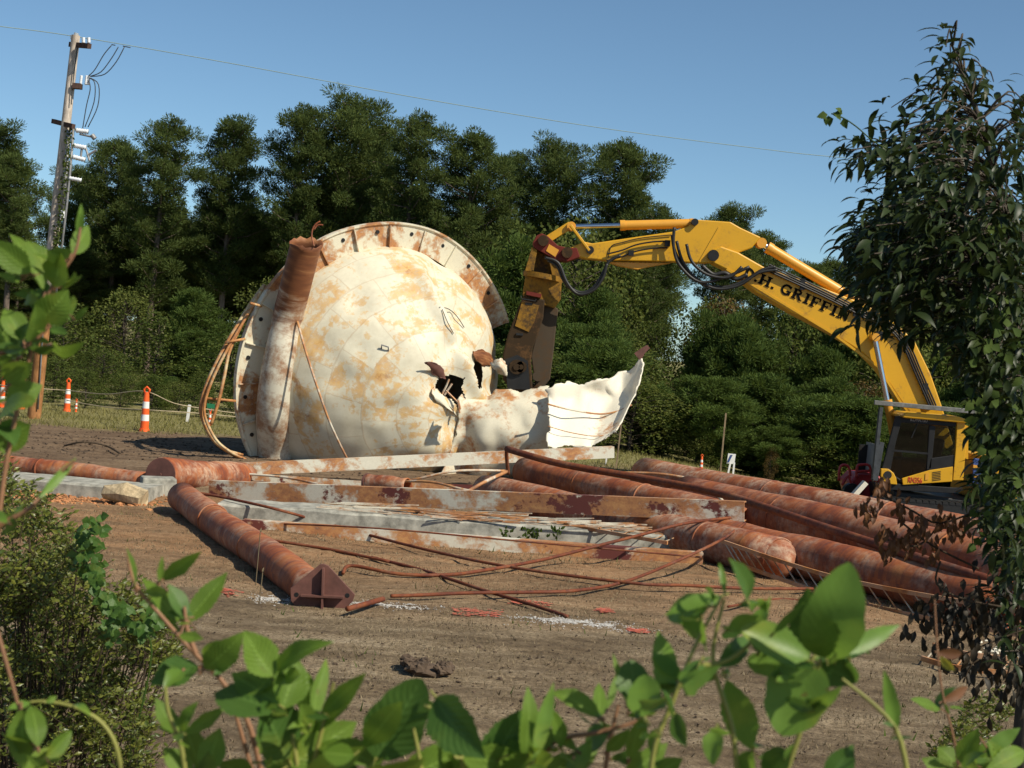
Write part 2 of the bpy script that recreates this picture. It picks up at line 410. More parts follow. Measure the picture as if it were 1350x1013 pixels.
MT = dict(
 ground=ground_mat(), pipe=rust_pipe('rust_pipe', .6), pipe2=rust_pipe('rust_pipe_dusty', .95), tank=tank_mat(),
 beam=paint_rust('beam_paint_rust', (.62, .59, .48), .72, .63, (.9, 1, 1.2)), ring=paint_rust('rim_paint_rust', (.68, .63, .48), .62, .1),
 sheet=paint_rust('sheet_paint', (.74, .69, .56), .12, 0), plate=paint_rust('plate_paint', (.65, .60, .46), .48, .0),
 leg=leg_mat(),
 rail=paint_rust('rail_orange', (.48, .27, .15), .6, .1), rung=paint_rust('rung_rust', (.42, .36, .27), .7, .2), rod=rust_pipe('rod_rust', .3, .55), rodpale=paint_rust('rod_pale', (.6, .55, .44), .8, .2), plate_red=flat('primer_plate', (.13, .055, .042), .7, 0, .35, 5),
 concrete=flat('concrete', (.30, .29, .245), .9, 0, .55, 5), foil=flat('plastic_sheet', (.42, .44, .45), .3, 0, .3, 9),
 yellow=machine_paint('machine_yellow', (.62, .325, .008), (.24, .125, .03), amt=.62), orange=machine_paint('cylinder_orange', (.66, .31, .03), amt=.3),
 dirty=machine_paint('shear_yellow', (.26, .135, .02), (.035, .025, .02), 1.0, .65), shear=machine_paint('shear_steel', (.042, .027, .015), (.12, .062, .026), .8, .85),
 shearlt=machine_paint('shear_wear', (.075, .056, .038), (.09, .052, .026), .8, .8), redb=machine_paint('bracket_red', (.14, .028, .02), (.05, .03, .02), .5, .55),
 grey=flat('cab_grey', (.018, .018, .019), .5, 0, .2, spec=.2), black=flat('rubber_black', (.014, .014, .014), .5, 0, .3), chrome=flat('chrome_rod', (.55, .58, .62), .18, 1.0, .05),
 guard=flat('roof_guard_steel', (.15, .15, .14), .55, .1, .4, 9), guarddark=flat('front_guard_steel', (.05, .055, .06), .5, .1, .4, 9), steel=flat('guard_steel', (.23, .23, .23), .5, .2, .3), blue=flat('panel_blue', (.035, .07, .22), .5, 0, .2), glass=glass_mat(), ink=flat('letter_black', (.006, .006, .006), .95, 0, .1, spec=.05),
 red=machine_paint('red_machine', (.42, .03, .03), (.12, .05, .04), .45), redtxt=flat('letter_red', (.5, .04, .02), .6, 0, .1), lettergrey=flat('letter_grey', (.32, .32, .32), .6, 0, .1),
 cone=flat('cone_orange', (.85, .12, .02), .5, 0, .1), white=flat('white_band', (.75, .75, .73), .5, 0, .08), rope=flat('rope', (.40, .33, .22), .9, 0, .2),
 pole=bark('pole_wood', (.66, .58, .50), (.60, .50, .40)), wood=bark('stake_wood', (.36, .27, .17), (.30, .22, .14)), log=bark('pale_wood', (.62, .50, .32), (.55, .42, .25)),
 pole_lit=bark('pole_wood_lit', (.50, .24, .09), (.40, .19, .08)), porcelain=flat('porcelain', (.72, .74, .76), .3, 0, .1), wire=flat('wire', (.20, .27, .24), .6, 0, .1), darkwire=flat('dark_wire', (.04, .045, .05), .6, 0, .1), armwood=bark('arm_wood', (.10, .06, .05), (.14, .09, .07)),  # lower pole wood: orange-brown with its sunlit brightness put into the colour
 bark=bark('pine_bark', (.24, .19, .15), (.16, .12, .095)), bark2=bark('tree_bark', (.08, .065, .05), (.12, .10, .08)), twig=bark('twig', (.10, .075, .05), (.07, .05, .035)),
 pine=leafmat('pine_needles', (.043, .070, .021), (.118, .150, .042), .32, .7, spec=.08), young=leafmat('young_needles', (.050, .085, .020), (.11, .155, .036), .3, .7, spec=.08),
 broad2=leafmat('pale_broad_leaves', (.06, .085, .02), (.17, .19, .05), .35, .7, spec=.08), broad=leafmat('broad_leaves', (.045, .072, .017), (.12, .145, .034), .3, .7, spec=.08), autumn=leafmat('autumn_leaves', (.06, .055, .016), (.15, .085, .025), .25, .6, spec=.2),
 cherry=leafmat('glossy_leaves', (.016, .030, .008), (.042, .062, .015), .2, .45, spec=.3), darkleaf=leafmat('dark_hanging_leaves', (.016, .014, .008), (.05, .034, .018), .2, .6), brown=leafmat('withered_leaves', (.09, .035, .012), (.20, .085, .03), .3, .6),
 shrub=leafmat('shrub_leaves', (.055, .085, .014), (.19, .20, .035), .3, .4), yleaf=leafmat('yellow_leaves', (.25, .24, .03), (.4, .36, .05), .3, .5),
 fg=leafmat('fresh_leaves', (.11, .20, .022), (.20, .31, .045), .42, .52, 1, .3), fgdark=leafmat('dark_leaves', (.06, .135, .024), (.11, .20, .036), .35, .45, .6, .3), smilax=leafmat('smooth_leaves', (.13, .24, .034), (.21, .35, .06), .42, .42, .12, .35),
 fgstem=flat('green_stem', (.22, .22, .05), .6, 0, .3), redstem=flat('red_stem', (.24, .12, .06), .6, 0, .3),
 straw=leafmat('straw_blades', (.12, .09, .055), (.30, .24, .15), .2, .8, spec=.1), grass=leafmat('grass_blades', (.12, .12, .035), (.27, .24, .09), .25, .7, spec=.1),
 chips=flat('gravel_white', (.50, .48, .45), .9, 0, .35, 25), clay=flat('clay_orange', (.42, .19, .08), .95, 0, .4, 9), clod=flat('dark_clod', (.085, .058, .038), .95, 0, .4, 9),
 pink=flat('marking_paint', (.52, .13, .08), .8, 0, .25, 12), yellowpaint=flat('yellow_strip', (.75, .5, .02), .6, 0, .15), green=flat('sign_green', (.02, .18, .08), .5, 0, .1), interior=flat('cab_interior', (.03, .03, .032), .7, 0, .3),
)

# ------------------------------------------------------------ ground
def gz(x, y):
    b = 0.0
    if y < 6.6:
        t = min(1, max(0, (6.6-y)/3.3)); b = 1.3*t*t*(3-2*t)
    a = min(1.0, max(0, (140-abs(y))/100))
    b += .05*fbm(x*.22, y*.35, 3.3, 3)*a + slope(x, y)
    if 6 < y < 47 and -20 < x < 22:
        if y < 24: b += .030*noise.noise(Vector((x*.28, y*2.1, 4.4))) + .016*noise.noise(Vector((x*.5+y*.2, y*4.5, 1.2)))
        b += .022*fbm(x*1.6, y*2.6, 1.7, 4) + .016*fbm(x*7, y*9, 5, 2)
        k = max(0, 1-abs(y-31)/7)          # churned soil in front of the grass
        b += k*.05*fbm(x*.9, y*1.5, 9, 4)
    return b
def build_ground():
    xs = [-900, -400, -200, -120, -80, -55, -40, -30, -24] + list(np.arange(-19, 20.01, .15)) + [24, 30, 40, 55, 80, 120, 200, 400, 900]
    ys = [-60, -20, -6, 0, 1.5, 3, 4, 5, 6, 7, 8] + list(np.arange(8.7, 46, .14)) + [48, 52, 58, 66, 78, 95, 120, 160, 240, 500, 1500]
    nx, ny = len(xs), len(ys); V = []; F = []
    for y in ys:
        for x in xs: V.append((x, y, gz(x, y)))
    for j in range(ny-1):
        for i in range(nx-1): F.append((j*nx+i, j*nx+i+1, (j+1)*nx+i+1, (j+1)*nx+i))
    me = bpy.data.meshes.new('ground'); me.from_pydata(V, [], F); me.materials.append(MT['ground'])
    me.polygons.foreach_set('use_smooth', [True]*len(F))
    o = bpy.data.objects.new('ground', me); col.objects.link(o); o['kind'] = 'structure'
build_ground()

def blades(name, mat, n, area, h, wd, flt=None):
    mb = MB()
    for _ in range(n):
        x = U(area[0], area[1]); y = U(area[2], area[3])
        if flt and not flt(x, y): continue
        z = gz(x, y)-.01; hh = U(*h); a = U(0, 6.28); lean = Vector((U(-1, 1), U(-1, 1), 0))*hh*.7
        s = Vector((math.cos(a), math.sin(a), 0))*wd*U(.6, 1.3); p = Vector((x, y, z))
        mb.poly([p-s, p+s, p+lean+Vector((0, 0, hh))])
    return tag(mb.build(name, mat), kind='stuff')
blades('dry_stubble', MT['straw'], 75000, (-6.5, 7, 9.5, 22), (.012, .05), .007, lambda x, y: abs(x) < y*.36+.5 and fbm(x*.6, y*1.1, 2, 3) > U(-.5, .3))
blades('grass_strip', MT['grass'], 30000, (-17, 16, 36.2, 46), (.05, .16), .012, lambda x, y: abs(x) < y*.36+.5 and y > 38+2.2*fbm(x*.3, y*.3, 4, 3))
blades('weed_tufts', MT['young'], 2600, (-6, 6, 10, 23), (.03, .11), .009, lambda x, y: fbm(x*.7+5, y*.7, 8, 3) > .42)
def chips(name, mat, px0, py0, wx, wy, n, r, label, cat):
    c = G(px0, py0); mb = MB()
    for _ in range(n):
        x = c.x+random.gauss(0, wx); y = c.y+random.gauss(0, wy)
        mb.ball((x, y, gz(x, y)+r*.2), r*U(.4, 1.1)*(1.6 if random.random() < .08 else 1), 5, 3, (U(.7, 1.4), 1, .55), .4)
    o = mb.build(name, mat); o['kind'] = 'stuff'; return o
chips('white_gravel', MT['chips'], 762, 822, .30, .12, 3000, .008, '', '')
chips('white_gravel', MT['chips'], 500, 797, .28, .09, 900, .009, '', '')
chips('white_gravel', MT['chips'], 362, 788, .12, .10, 500, .009, '', '')
chips('clay_crumbs', MT['clay'], 90, 655, .9, .35, 900, .035, '', '')
chips('clay_crumbs', MT['clay'], 420, 683, .9, .06, 300, .025, '', '')
chips('dirt_clods', MT['clod'], 640, 900, 3.0, 2.4, 2200, .014, '', '')
chips('dirt_clods', MT['clod'], 200, 590, 4.2, 2.6, 1500, .032, '', '')
chips('sheet_fragments', MT['sheet'], 1330, 858, .30, .16, 90, .03, '', '')

# ------------------------------------------------------------ forest
def pine(seed, H=15.0, base=.38, RR=2.6, needle=.17, mat='pine', dens=1.0, name='pine_tree'):
    rs = random.getstate(); random.seed(seed)
    root = empty(name, (0, 0, 0)); tr = MB(); cr = MB()
    lean = Vector((U(-.3, .3), U(-.3, .3), 0))
    P = lambda h: Vector((0, 0, h*H)) + lean*(h*h)
    tr.tube([P(h)-Vector((0, 0, .3 if h == 0 else 0)) for h in (0, .2, .4, .6, .8, .97)], [H*.014, H*.0125, H*.011, H*.0085, H*.005, H*.0015], 7, False)
    clumps = []
    n = int(66*dens)
    for i in range(n):
        h = base+(1-base)*((i+.5)/n)**.9*.98
        k = (h-base)/(1-base)
        prof = (.45+1.35*k if k < .35 else .92*math.sqrt(max(0, 1-((k-.35)/.68)**2))+.05)
        L = RR*prof*U(.6, 1.15); a = i*2.4+U(-.5, .5)
        d = Vector((math.cos(a), math.sin(a), U(.05, .55))).normalized()
        p0 = P(h-.03); p1 = p0+d*L+Vector((0, 0, L*.12))
        if L > .5: tr.tube([p0, p0+d*L*.5, p1], [H*.0028, H*.002, H*.0008], 4, False)
        m = max(1, int(L*1.7))
        for j in range(m+1):
            f = U(.25, 1.05); clumps.append((p0.lerp(p1, f)+Vector((U(-.35, .35), U(-.35, .35), U(-.1, .35)))*(L*.35), U(.34, .72)*(.6+.4*RR/2.6)))
    clumps.append((P(.985), .45)); clumps.append((P(.95), .5))
    for c, r in clumps:
        for _ in range(int(190*dens*r/.5)):
            v = Vector((random.gauss(0, 1), random.gauss(0, 1), random.gauss(0, 1)))
            if v.length < .01: continue
            v.normalize(); q = c+Vector((v.x, v.y, v.z*.62))*r*U(.15, 1.0)**.6
            d = (v+Vector((0, 0, .45))+Vector((U(-.5, .5), U(-.5, .5), U(-.5, .5)))).normalized()
            s = d.orthogonal().normalized(); s.rotate(Matrix.Rotation(U(0, 6.28), 3, d))
            l = needle*U(.6, 1.2); wd = needle*.13
            cr.poly([q-s*wd*.5, q+s*wd*.5, q+d*l+s*wd*.9, q+d*l*1.1, q+d*l-s*wd*.9][:5])
    t = tr.build('trunk', MT['bark'], root, True); cr.build('crown', MT[mat], root)
    random.setstate(rs); return root
def broadleaf(seed, H=6.0, base=.12, RR=2.2, leaf=.17, mat='broad', n=60, per=70, name='broadleaf_tree'):
    rs = random.getstate(); random.seed(seed)
    root = empty(name, (0, 0, 0)); tr = MB(); cr = MB()
    tr.tube([(0, 0, -.2), (U(-.1, .1), U(-.1, .1), H*.35), (U(-.2, .2), U(-.2, .2), H*.7), (0, 0, H*.93)], [H*.016, H*.012, H*.007, H*.002], 6, False)
    for i in range(n):
        h = base+(1-base)*((i+.5)/n); k = (h-base)/(1-base)
        prof = (.7+.9*k if k < .35 else math.sqrt(max(0, 1-((k-.35)/.66)**2)))
        a = i*2.4+U(-.6, .6); L = RR*prof*U(.35, 1.1); e = U(0, .5)
        p0 = Vector((0, 0, max(.1, h-.1)*H)); p1 = Vector((math.cos(a)*L, math.sin(a)*L, h*H+e*.3))
        tr.tube([p0, p0.lerp(p1, .6)+Vector((0, 0, .1)), p1], [H*.004, H*.003, H*.001], 4, False)
        r = U(.35, .75)*(.55+.45*RR/2.2)
        for _ in range(int(per*r/.5)):
            v = Vector((random.gauss(0, 1), random.gauss(0, 1), random.gauss(0, .7))).normalized()
            q = p1+v*r*U(.2, 1)**.5
            d = (v+Vector((U(-1, 1), U(-1, 1), U(-1.2, .4)))).normalized(); s = d.orthogonal().normalized(); s.rotate(Matrix.Rotation(U(0, 6.28), 3, d))
            l = leaf*U(.6, 1.25); wd = l*.32
            cr.poly([q, q+d*l*.5+s*wd, q+d*l, q+d*l*.5-s*wd])
    tr.build('trunk', MT['bark2'], root, True); cr.build('crown', MT[mat], root)
    random.setstate(rs); return root
PINES = [pine(11, base=.36), pine(12, base=.42, RR=2.3), pine(13, base=.33, RR=2.9), pine(14, base=.45, RR=2.5), pine(15, base=.30, RR=2.2)]
YOUNG = [pine(21, 5.5, .04, 1.9, .17, 'young', 1.0, 'young_pine'), pine(22, 5.0, .03, 2.1, .17, 'young', 1.1, 'young_pine'), pine(23, 6.0, .05, 1.7, .16, 'young', 1.0, 'young_pine')]
BROAD = [broadleaf(31), broadleaf(32, 6.5, .1, 1.6, .2, 'broad', 50, 60), broadleaf(33, 5.5, .08, 2.4, .15, 'broad2', 64, 80)]
AUT = [broadleaf(34, 7.0, .1, 2.0, .18, 'autumn', 60, 60, 'autumn_tree')]
used = set()
def plant(pool, i, x, y, H, H0, wf, label, cat, group, rz=None):
    src = pool[i % len(pool)]
    if src.name not in used: used.add(src.name); o = src
    else: o = copy_tree(src)
    o.location = (x, y, gz(x, y)-.05); s = H/H0
    o.scale = (s*wf, s*wf, s); o.rotation_euler = (0, 0, U(0, 6.28) if rz is None else rz)
    tag(o, label, cat, group); return o
GP = 'pines of the wood behind the tank'
SK = [  # top of crown in the photo, distance, width factor, label
 (-8, 150, 70, 1.0, 'pine at the left edge of the photo, tip cut by the frame'), (22, 198, 66, .9, 'shorter pine just left of the utility pole'),
 (110, 215, 84, .9, 'low dark pine directly right of the utility pole'), (160, 175, 80, 1.0, 'pine with sloping shoulder between the utility pole and the first tall peak'),
 (216, 146, 74, 1.15, 'tall pine forming the first peak right of the utility pole'), (310, 147, 75, 1.05, 'round topped pine with sky notches on both sides above the pipe stub'),
 (402, 132, 73, 1.0, 'tall pine left of the highest pine, above the tank rim'), (466, 118, 74, 1.1, 'highest pine of the wood, above the tank'),
 (505, 158, 84, .9, 'pine tucked right behind the highest pine'), (545, 139, 72, 1.1, 'broad flat topped pine above the right half of the tank'), (628, 163, 72, 1.15, 'pointed pine above the right edge of the tank rim'),
 (680, 195, 80, .9, 'lower pine in the dip left of the shear'), (735, 178, 74, 1.05, 'round topped pine above the hydraulic shear'), (826, 176, 72, 1.1, 'last tall pine before the open sky above the yellow stick'),
 (868, 262, 70, .8, 'thin pine at the right end of the tall pines'), (966, 262, 88, 1.0, 'lone pine behind the elbow of the excavator boom'), (1012, 300, 92, .9, 'pine behind the boom elbow, right of the lone pine'),
 (1062, 342, 84, .8, 'small pine top above the boom lettering'), (1096, 336, 86, .85, 'small pine top beside the near leafy tree'), (1165, 262, 78, 1.1, 'broad pine mostly behind the near leafy tree')]
for i, (px, py, D, wf, lab) in enumerate(SK):
    p = W(px, py, D); plant(PINES, i, p.x, D, p.z-gz(p.x, D), 15.2, .9*wf*15.2/max(8, p.z)*.92 if p.z < 13 else .9*wf, lab, 'pine tree', GP)
skx = [-60, 0, 30, 60, 110, 160, 216, 250, 310, 345, 402, 466, 500, 545, 590, 628, 665, 700, 735, 775, 826, 862, 880, 925, 966, 1010, 1040, 1096, 1165, 1400]
sky_ = [150, 215, 200, 252, 220, 180, 146, 210, 147, 180, 132, 118, 150, 139, 170, 163, 200, 192, 178, 212, 176, 215, 380, 420, 290, 330, 360, 350, 280, 260]
lab2 = 'dark pine standing in the shade behind the front row of pines'
for row, (D, st, dy) in enumerate(((80, 44, 95), (87, 38, 100), (95, 34, 104), (104, 32, 106))):
    px = -240+row*17
    while px < 1560:
        x_ = px+U(-10, 10); py = np.interp(x_, skx, sky_)+dy+U(0, 35)
        if not 872 < x_ < 935:
            p = W(x_, py, D+U(-3, 3)); plant(PINES, random.randrange(5), p.x, p.y, max(4, p.z), 15.2, U(.95, 1.2)*min(1.6, 13/max(6, p.z)), lab2, 'pine tree', 'shaded pines deep in the wood')
        px += st
# understory
usx = [-60, 60, 150, 300, 420, 600, 700, 800, 880, 905, 940, 1000, 1060, 1120, 1200, 1400]
usy = [400, 365, 405, 430, 420, 385, 345, 330, 395, 440, 385, 400, 395, 380, 370, 360]
labels_u = {'b': 'leafy green understory tree below the pines', 'y': 'bushy young pine at the edge of the wood', 'a': 'tree turning rusty brown among the young pines'}
for row, (D, st, dy) in enumerate(((64, 46, 0), (57, 44, 45), (51, 44, 90), (46.5, 40, 130))):
    px = -240+row*11
    while px < 1560:
        x_ = px+U(-10, 10); py = np.interp(x_, usx, usy)+dy+(U(-75, 70) if row < 2 else U(-35, 50)); p = W(x_, py, D+U(-1.8, 1.8)); H = max(1.1, p.z)
        right = x_ > 620
        kind = 'y' if (random.random() < (.72 if right and row > 0 else .2)) else 'b'
        if right and random.random() < .07: kind = 'a'
        if 880 < x_ < 925 and row < 2: px += st; continue
        pool, H0 = {'b': (BROAD, 6.2), 'y': (YOUNG, 5.7), 'a': (AUT, 7.2)}[kind]
        plant(pool, random.randrange(3), p.x, p.y, H, H0, min(1.9, max(.85, U(.9, 1.2)*4.4/H)), labels_u[kind], 'tree', {'b': 'understory trees under the pines', 'y': 'young pines along the wood edge', 'a': 'browning trees in the wood edge'}[kind])
        px += st
px = -80
while px < 1420:
    x_ = px+U(-8, 8)
    if not 880 < x_ < 925:
        p = W(x_, 395+.06*(x_-400)+U(-25, 20), 112); plant(BROAD, random.randrange(3), p.x, 112+U(-3, 3), max(5, p.z), 6.2, 1.1, 'dark tree at the very back of the wood, glimpsed between trunks', 'tree', 'trees at the back of the wood')
    px += 62
for (px, py, D, wf, lab) in ((958, 372, 60, .95, 'tall brownish leafy tree right of the sky gap under the boom'), (1020, 560, 44.5, .7, 'rust brown bush between the two bare stakes at the wood edge')):
    p = W(px, py, D); o = plant(AUT, 0, p.x, D, p.z, 7.2, wf, lab, 'tree', None)

# ------------------------------------------------------------ water tank
TC = W(502, 497.5, 34.5); RT = 3.53
az, el = .592, -.13
AX = Vector((math.sin(az)*math.cos(el), -math.cos(az)*math.cos(el), math.sin(el)))
TU = AX.cross(Vector((0, 0, 1))).normalized(); TV = AX.cross(TU)
tank = empty('water_tank', (TC.x, TC.y, 0), 'fallen cream water tank with rust blotches and a torn open bowl, lying on its side', 'water tank')
def tp(s, r, t): return TC + AX*s + (TU*math.cos(t)+TV*math.sin(t))*r
H1 = [(573, 511), (577, 503), (581, 499), (587, 497), (593, 493), (603, 497), (613, 498), (610, 511), (612, 520), (613, 530), (609, 545), (604, 541), (600, 533), (594, 525), (584, 522)]
H2 = [(623, 474), (630, 478), (636, 483), (647, 482), (661, 490), (690, 495), (705, 506), (690, 512), (650, 516), (632, 511), (627, 493)]
def seg(px, py, a, b):
    ax, ay = a; bx, by = b; dx, dy = bx-ax, by-ay; L2 = dx*dx+dy*dy
    t = ((px-ax)*dx+(py-ay)*dy)/L2; tc = min(1, max(0, t)); L = math.sqrt(L2)
    d = ((px-ax)*dy-(py-ay)*dx)/L        # signed: + on the right-hand (upper right) side
    return d, t, math.hypot(px-(ax+dx*tc), py-(ay+dy*tc))
def smooth(a, b, x):
    t = min(1, max(0, (x-a)/(b-a))); return t*t*(3-2*t)
def bowl():
    NT_, NS = 260, 130; mb = MB(); RB, DB = 2.98, 2.3
    for i in range(NS+1):
        s = i/NS; ph = s*math.pi/2
        for k in range(NT_):
            t = 2*math.pi*k/NT_
            hs = math.sin(ph)**1.2
            p = tp(DB*hs, RB*max(.004, math.cos(ph))**1.22, t) + Vector((.46, .0, -.50))*hs**1.5
            x, y = proj(p); nrm = (p-TC).normalized(); dsp = 0
            dsp += (.05*noise.noise(p*.9)+.025*noise.noise(p*2.3))*smooth(.02, .25, s)
            d, tt, e = seg(x, y, (548, 345), (632, 520))      # long crease down the bowl
            if -.15 < tt < 1.2:
                fd = smooth(-.15, .2, tt)*(1-smooth(1.0, 1.2, tt))*smooth(.12, .45, s)
                dsp += fd*(.17*math.exp(-(d/9)**2) - .50*smooth(1, 20, d)*math.exp(-max(0, d-26)/55))
            d2, t2, e2 = seg(x, y, (590, 395), (650, 470)); dsp -= .12*math.exp(-(e2/16)**2)
            e3 = math.hypot((x-600)/26, (y-563)/26); dsp -= .20*math.exp(-e3*e3)   # pushed-in fold below the hole
            for (dx_, dy_, rr_, am_) in ((470, 400, 20, -.09), (520, 540, 26, -.10), (450, 500, 24, -.06), (605, 455, 16, -.16), (575, 350, 18, -.09), (545, 450, 30, .05), (500, 580, 30, -.08)):
                ee = math.hypot(x-dx_, (y-dy_)*1.3)/rr_; dsp += am_*math.exp(-ee*ee)
            e4 = math.hypot((x-590)/30, (y-512)/22); dsp -= .16*math.exp(-e4*e4)
            e5 = math.hypot((x-570)/46, (y-590)/20); dsp += .10*math.exp(-e5*e5)
            mb.v.append(p+nrm*dsp)
    pj = [proj(v) for v in mb.v]
    allf = []
    for i in range(NS):
        for k in range(NT_):
            k2 = (k+1) % NT_; q = (i*NT_+k, i*NT_+k2, (i+1)*NT_+k2, (i+1)*NT_+k)
            cx = sum(pj[j][0] for j in q)/4; cy = sum(pj[j][1] for j in q)/4
            cen = sum((mb.v[j] for j in q), Vector())/4
            front = (cen-TC).dot(CAM-cen) > 0
            allf.append(q)
            cx += 2.5*noise.noise(cen*4); cy += 2.5*noise.noise(cen*4+Vector((9, 0, 0)))
            if front and (inpoly(cx, cy, H1) or inpoly(cx, cy, H2)): continue
            u0, u1 = k/NT_*14, (k+1)/NT_*14; v0, v1 = i/NS*3.8, (i+1)/NS*3.8
            mb.face(q, [(u0, v0), (u1, v0), (u1, v1), (u0, v1)])
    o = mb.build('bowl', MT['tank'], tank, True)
    return BVHTree.FromPolygons(mb.v, allf)
from mathutils.bvhtree import BVHTree
BVH = bowl()
def B_(px, py, off=.02, dflt=31.2):
    d = (W(px, py, 30)-CAM).normalized(); h = BVH.ray_cast(CAM, d)
    p = h[0] if h[0] is not None else W(px, py, dflt)
    return p-d*off
def rim():
    mb = MB(); N = 200
    prof = [(.02, 2.93), (.03, 3.46), (.07, 3.50), (.07, 3.54), (-.08, 3.54), (-.08, 3.50), (-.02, 3.46), (-.02, 2.93)]
    n = len(prof)
    for k in range(N+1):
        t = 2*math.pi*k/N
        wv = .03*noise.noise(Vector((math.cos(t)*2, math.sin(t)*2, 0)))
        for s, r in prof: mb.v.append(tp(s+wv, r+wv, t))
    for k in range(N):
        c = proj(tp(0, 3.4, 2*math.pi*(k+.5)/N))
        if c[1] > 425+6*math.sin(k*3) and c[0] > 520: continue
        for j in range(n):
            j2 = (j+1) % n
            mb.face((k*n+j, k*n+j2, (k+1)*n+j2, (k+1)*n+j), [(k/N*30, j), (k/N*30, j+1), ((k+1)/N*30, j+1), ((k+1)/N*30, j)])
    o = mb.build('rim_walkway', MT['ring'], tank, 'auto')
    for k in range(24):
        t = 2*math.pi*(k+.35)/24; c = proj(tp(0, 3.3, t))
        if c[1] > 600 or (c[1] > 420 and c[0] > 520): continue
        m = MB(); m.bar(tp(.055, 2.96, t), tp(.055, 3.47, t), .022, .075, AX); m.build('stiffener', MT['ring'], tank)
        m = MB(); q = tp(.04, 3.32, t+.09); m.tube([q-AX*.03, q+AX*.008], .045, 10); m.build('drain_hole', MT['black'], tank)
rim()
def back():
    mb = MB(); N, S = 64, 14
    for i in range(S+1):
        ph = i/S*math.pi/2
        for k in range(N): mb.v.append(tp(-2.2*math.sin(ph)-.02, 2.9*max(.01, math.cos(ph)), 2*math.pi*k/N))
    for i in range(S):
        for k in range(N):
            k2 = (k+1) % N; mb.face((i*N+k, i*N+k2, (i+1)*N+k2, (i+1)*N+k), [(k/N*14, i*.3), ((k+1)/N*14, i*.3), ((k+1)/N*14, i*.3+.3), (k/N*14, i*.3+.3)])
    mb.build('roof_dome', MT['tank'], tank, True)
back()
# leg stub still welded to the bowl
def legstub():
    mb = MB(); q0 = B_(379, 420, .12); a = W(404, 320, q0.y-.55); b = a.lerp(q0, .5)
    pts = bez([a, b, q0, B_(371, 462, .06), B_(364, 505, .04), B_(361, 548, .02), B_(364, 592, .0), B_(364, 592, .0)+Vector((.03, .05, -.7))], 5); n = 28; rs = []
    for i in range(len(pts)):
        f = i/(len(pts)-1); rs.append((.345 if i == 0 else .315)+max(0, f-.35)*.16)
    mb.tube(pts, rs, n, False)
    # torn mouth
    for k in range(n):
        v = mb.v[k]; dv = (a-b).normalized(); mb.v[k] = v+dv*(.02*math.sin(k*1.9)+.035*U(-1, 1)+.06*math.sin(k*2*math.pi/n+1.3))
    mb.build('leg_stub', MT['leg'], tank, True, thick=.02)
    m = MB(); e = a.y-.3
    m.tube(bez([W(414, 325, e), W(411, 312, e), W(412, 303, e), W(416, 296, e), W(422, 292, e)], 4), .018, 6); m.tube(bez([W(414, 303, e), W(419, 297, e), W(426, 297, e)], 4), .018, 6)
    m.build('torn_strip', MT['pipe'], tank, True)
    m = MB(); P = [B_(x, y, o_) for x, y, o_ in ((402, 384, .3), (397, 404, .22), (392, 425, .1), (388, 445, .06), (384, 470, .05), (378, 492, .05), (369, 525, .03))]
    m.tube(bez(P, 3), [.035]*4+[.045]*6+[.035]*6+[.012]*3, 6); m.build('weld_edge', MT['plate'], tank, True)
    m = MB(); m.tube(bez([B_(392, 424, .25), B_(402, 460, .35), B_(418, 510, .42), B_(436, 560, .45), B_(460, 610, .4)], 4), .028, 6); m.build('hanging_rod', MT['rodpale'], tank, True)
legstub()
# handrail bulging out on the left
def rail():
    m = MB()
    A = [W(x, y, Y) for x, y, Y in ((349, 376, 32.9), (330, 402, 32.7), (302, 448, 32.4), (280, 490, 32.2), (267, 525, 32.1), (266, 548, 32.1), (280, 578, 32.2), (300, 595, 32.3), (322, 606, 32.5))]
    B = [W(x, y, Y) for x, y, Y in ((345, 382, 32.7), (322, 422, 32.5), (303, 462, 32.3), (296, 495, 32.2), (288, 530, 32.1), (278, 560, 32.1))]
    A2 = [p+Vector((.09, -.1, -.01)) for p in A]
    m.tube(bez(A, 5), .045, 6); m.tube(bez(A2, 5), .032, 6); m.tube(bez(B, 5), .036, 6)
    for a, b in (((297, 452), (323, 447)), ((267, 525), (311, 529)), ((302, 595), (320, 600)), ((330, 400), (345, 404))): m.tube([W(*a, 32.2), W(*b, 32.4)], .032, 6)
    m.build('handrail', paint_rust('rail_rust', (.60, .48, .28), .9, .3), tank, True)
rail()
# plates torn out of the bowl
def sheet(name, rows, mat, parent, thick=.02, amp=.0, jag=.035, sub=6):
    """rows of (px, py, Y) points -> smooth sheet"""
    rs = [bez([W(*p) if p[2] > 5 else B_(*p) for p in r], sub) for r in rows]; n = len(rs[0]); cols = [bez([r[i] for r in rs], sub) for i in range(n)]
    mb = MB(); m = len(cols[0])
    for i in range(n):
        for j in range(m):
            p = cols[i][j]; q = amp*(noise.noise(p*2.3)+.8*(.3-abs(noise.noise(p*1.9+Vector((5, 5, 5))))))
            if i in (0, n-1) or j in (0, m-1): p = p+Vector((U(-1, 1), 0, U(-1, 1)))*jag*.4+Vector((noise.noise(p*5), 0, noise.noise(p*5+Vector((7, 0, 0)))))*jag*2.2
            mb.v.append(p+Vector((q*.4, q, q*.4)))
    for i in range(n-1):
        for j in range(m-1): mb.face((i*m+j, i*m+j+1, (i+1)*m+j+1, (i+1)*m+j), [(i*.1, j*.1), (i*.1, j*.1+.1), (i*.1+.1, j*.1+.1), (i*.1+.1, j*.1)])
    return mb.build(name, mat, parent, True, thick=thick)
def plate_pt(x, y, row):
    t = smooth(604, 630, x); far = PY0+(.50, .10, -.16, -.24, -.08, .25)[row]
    return (x, y, (B_(min(x, 640), min(y, 600)).y-.03)*(1-t)+far*t)
PY0 = B_(604, 552).y
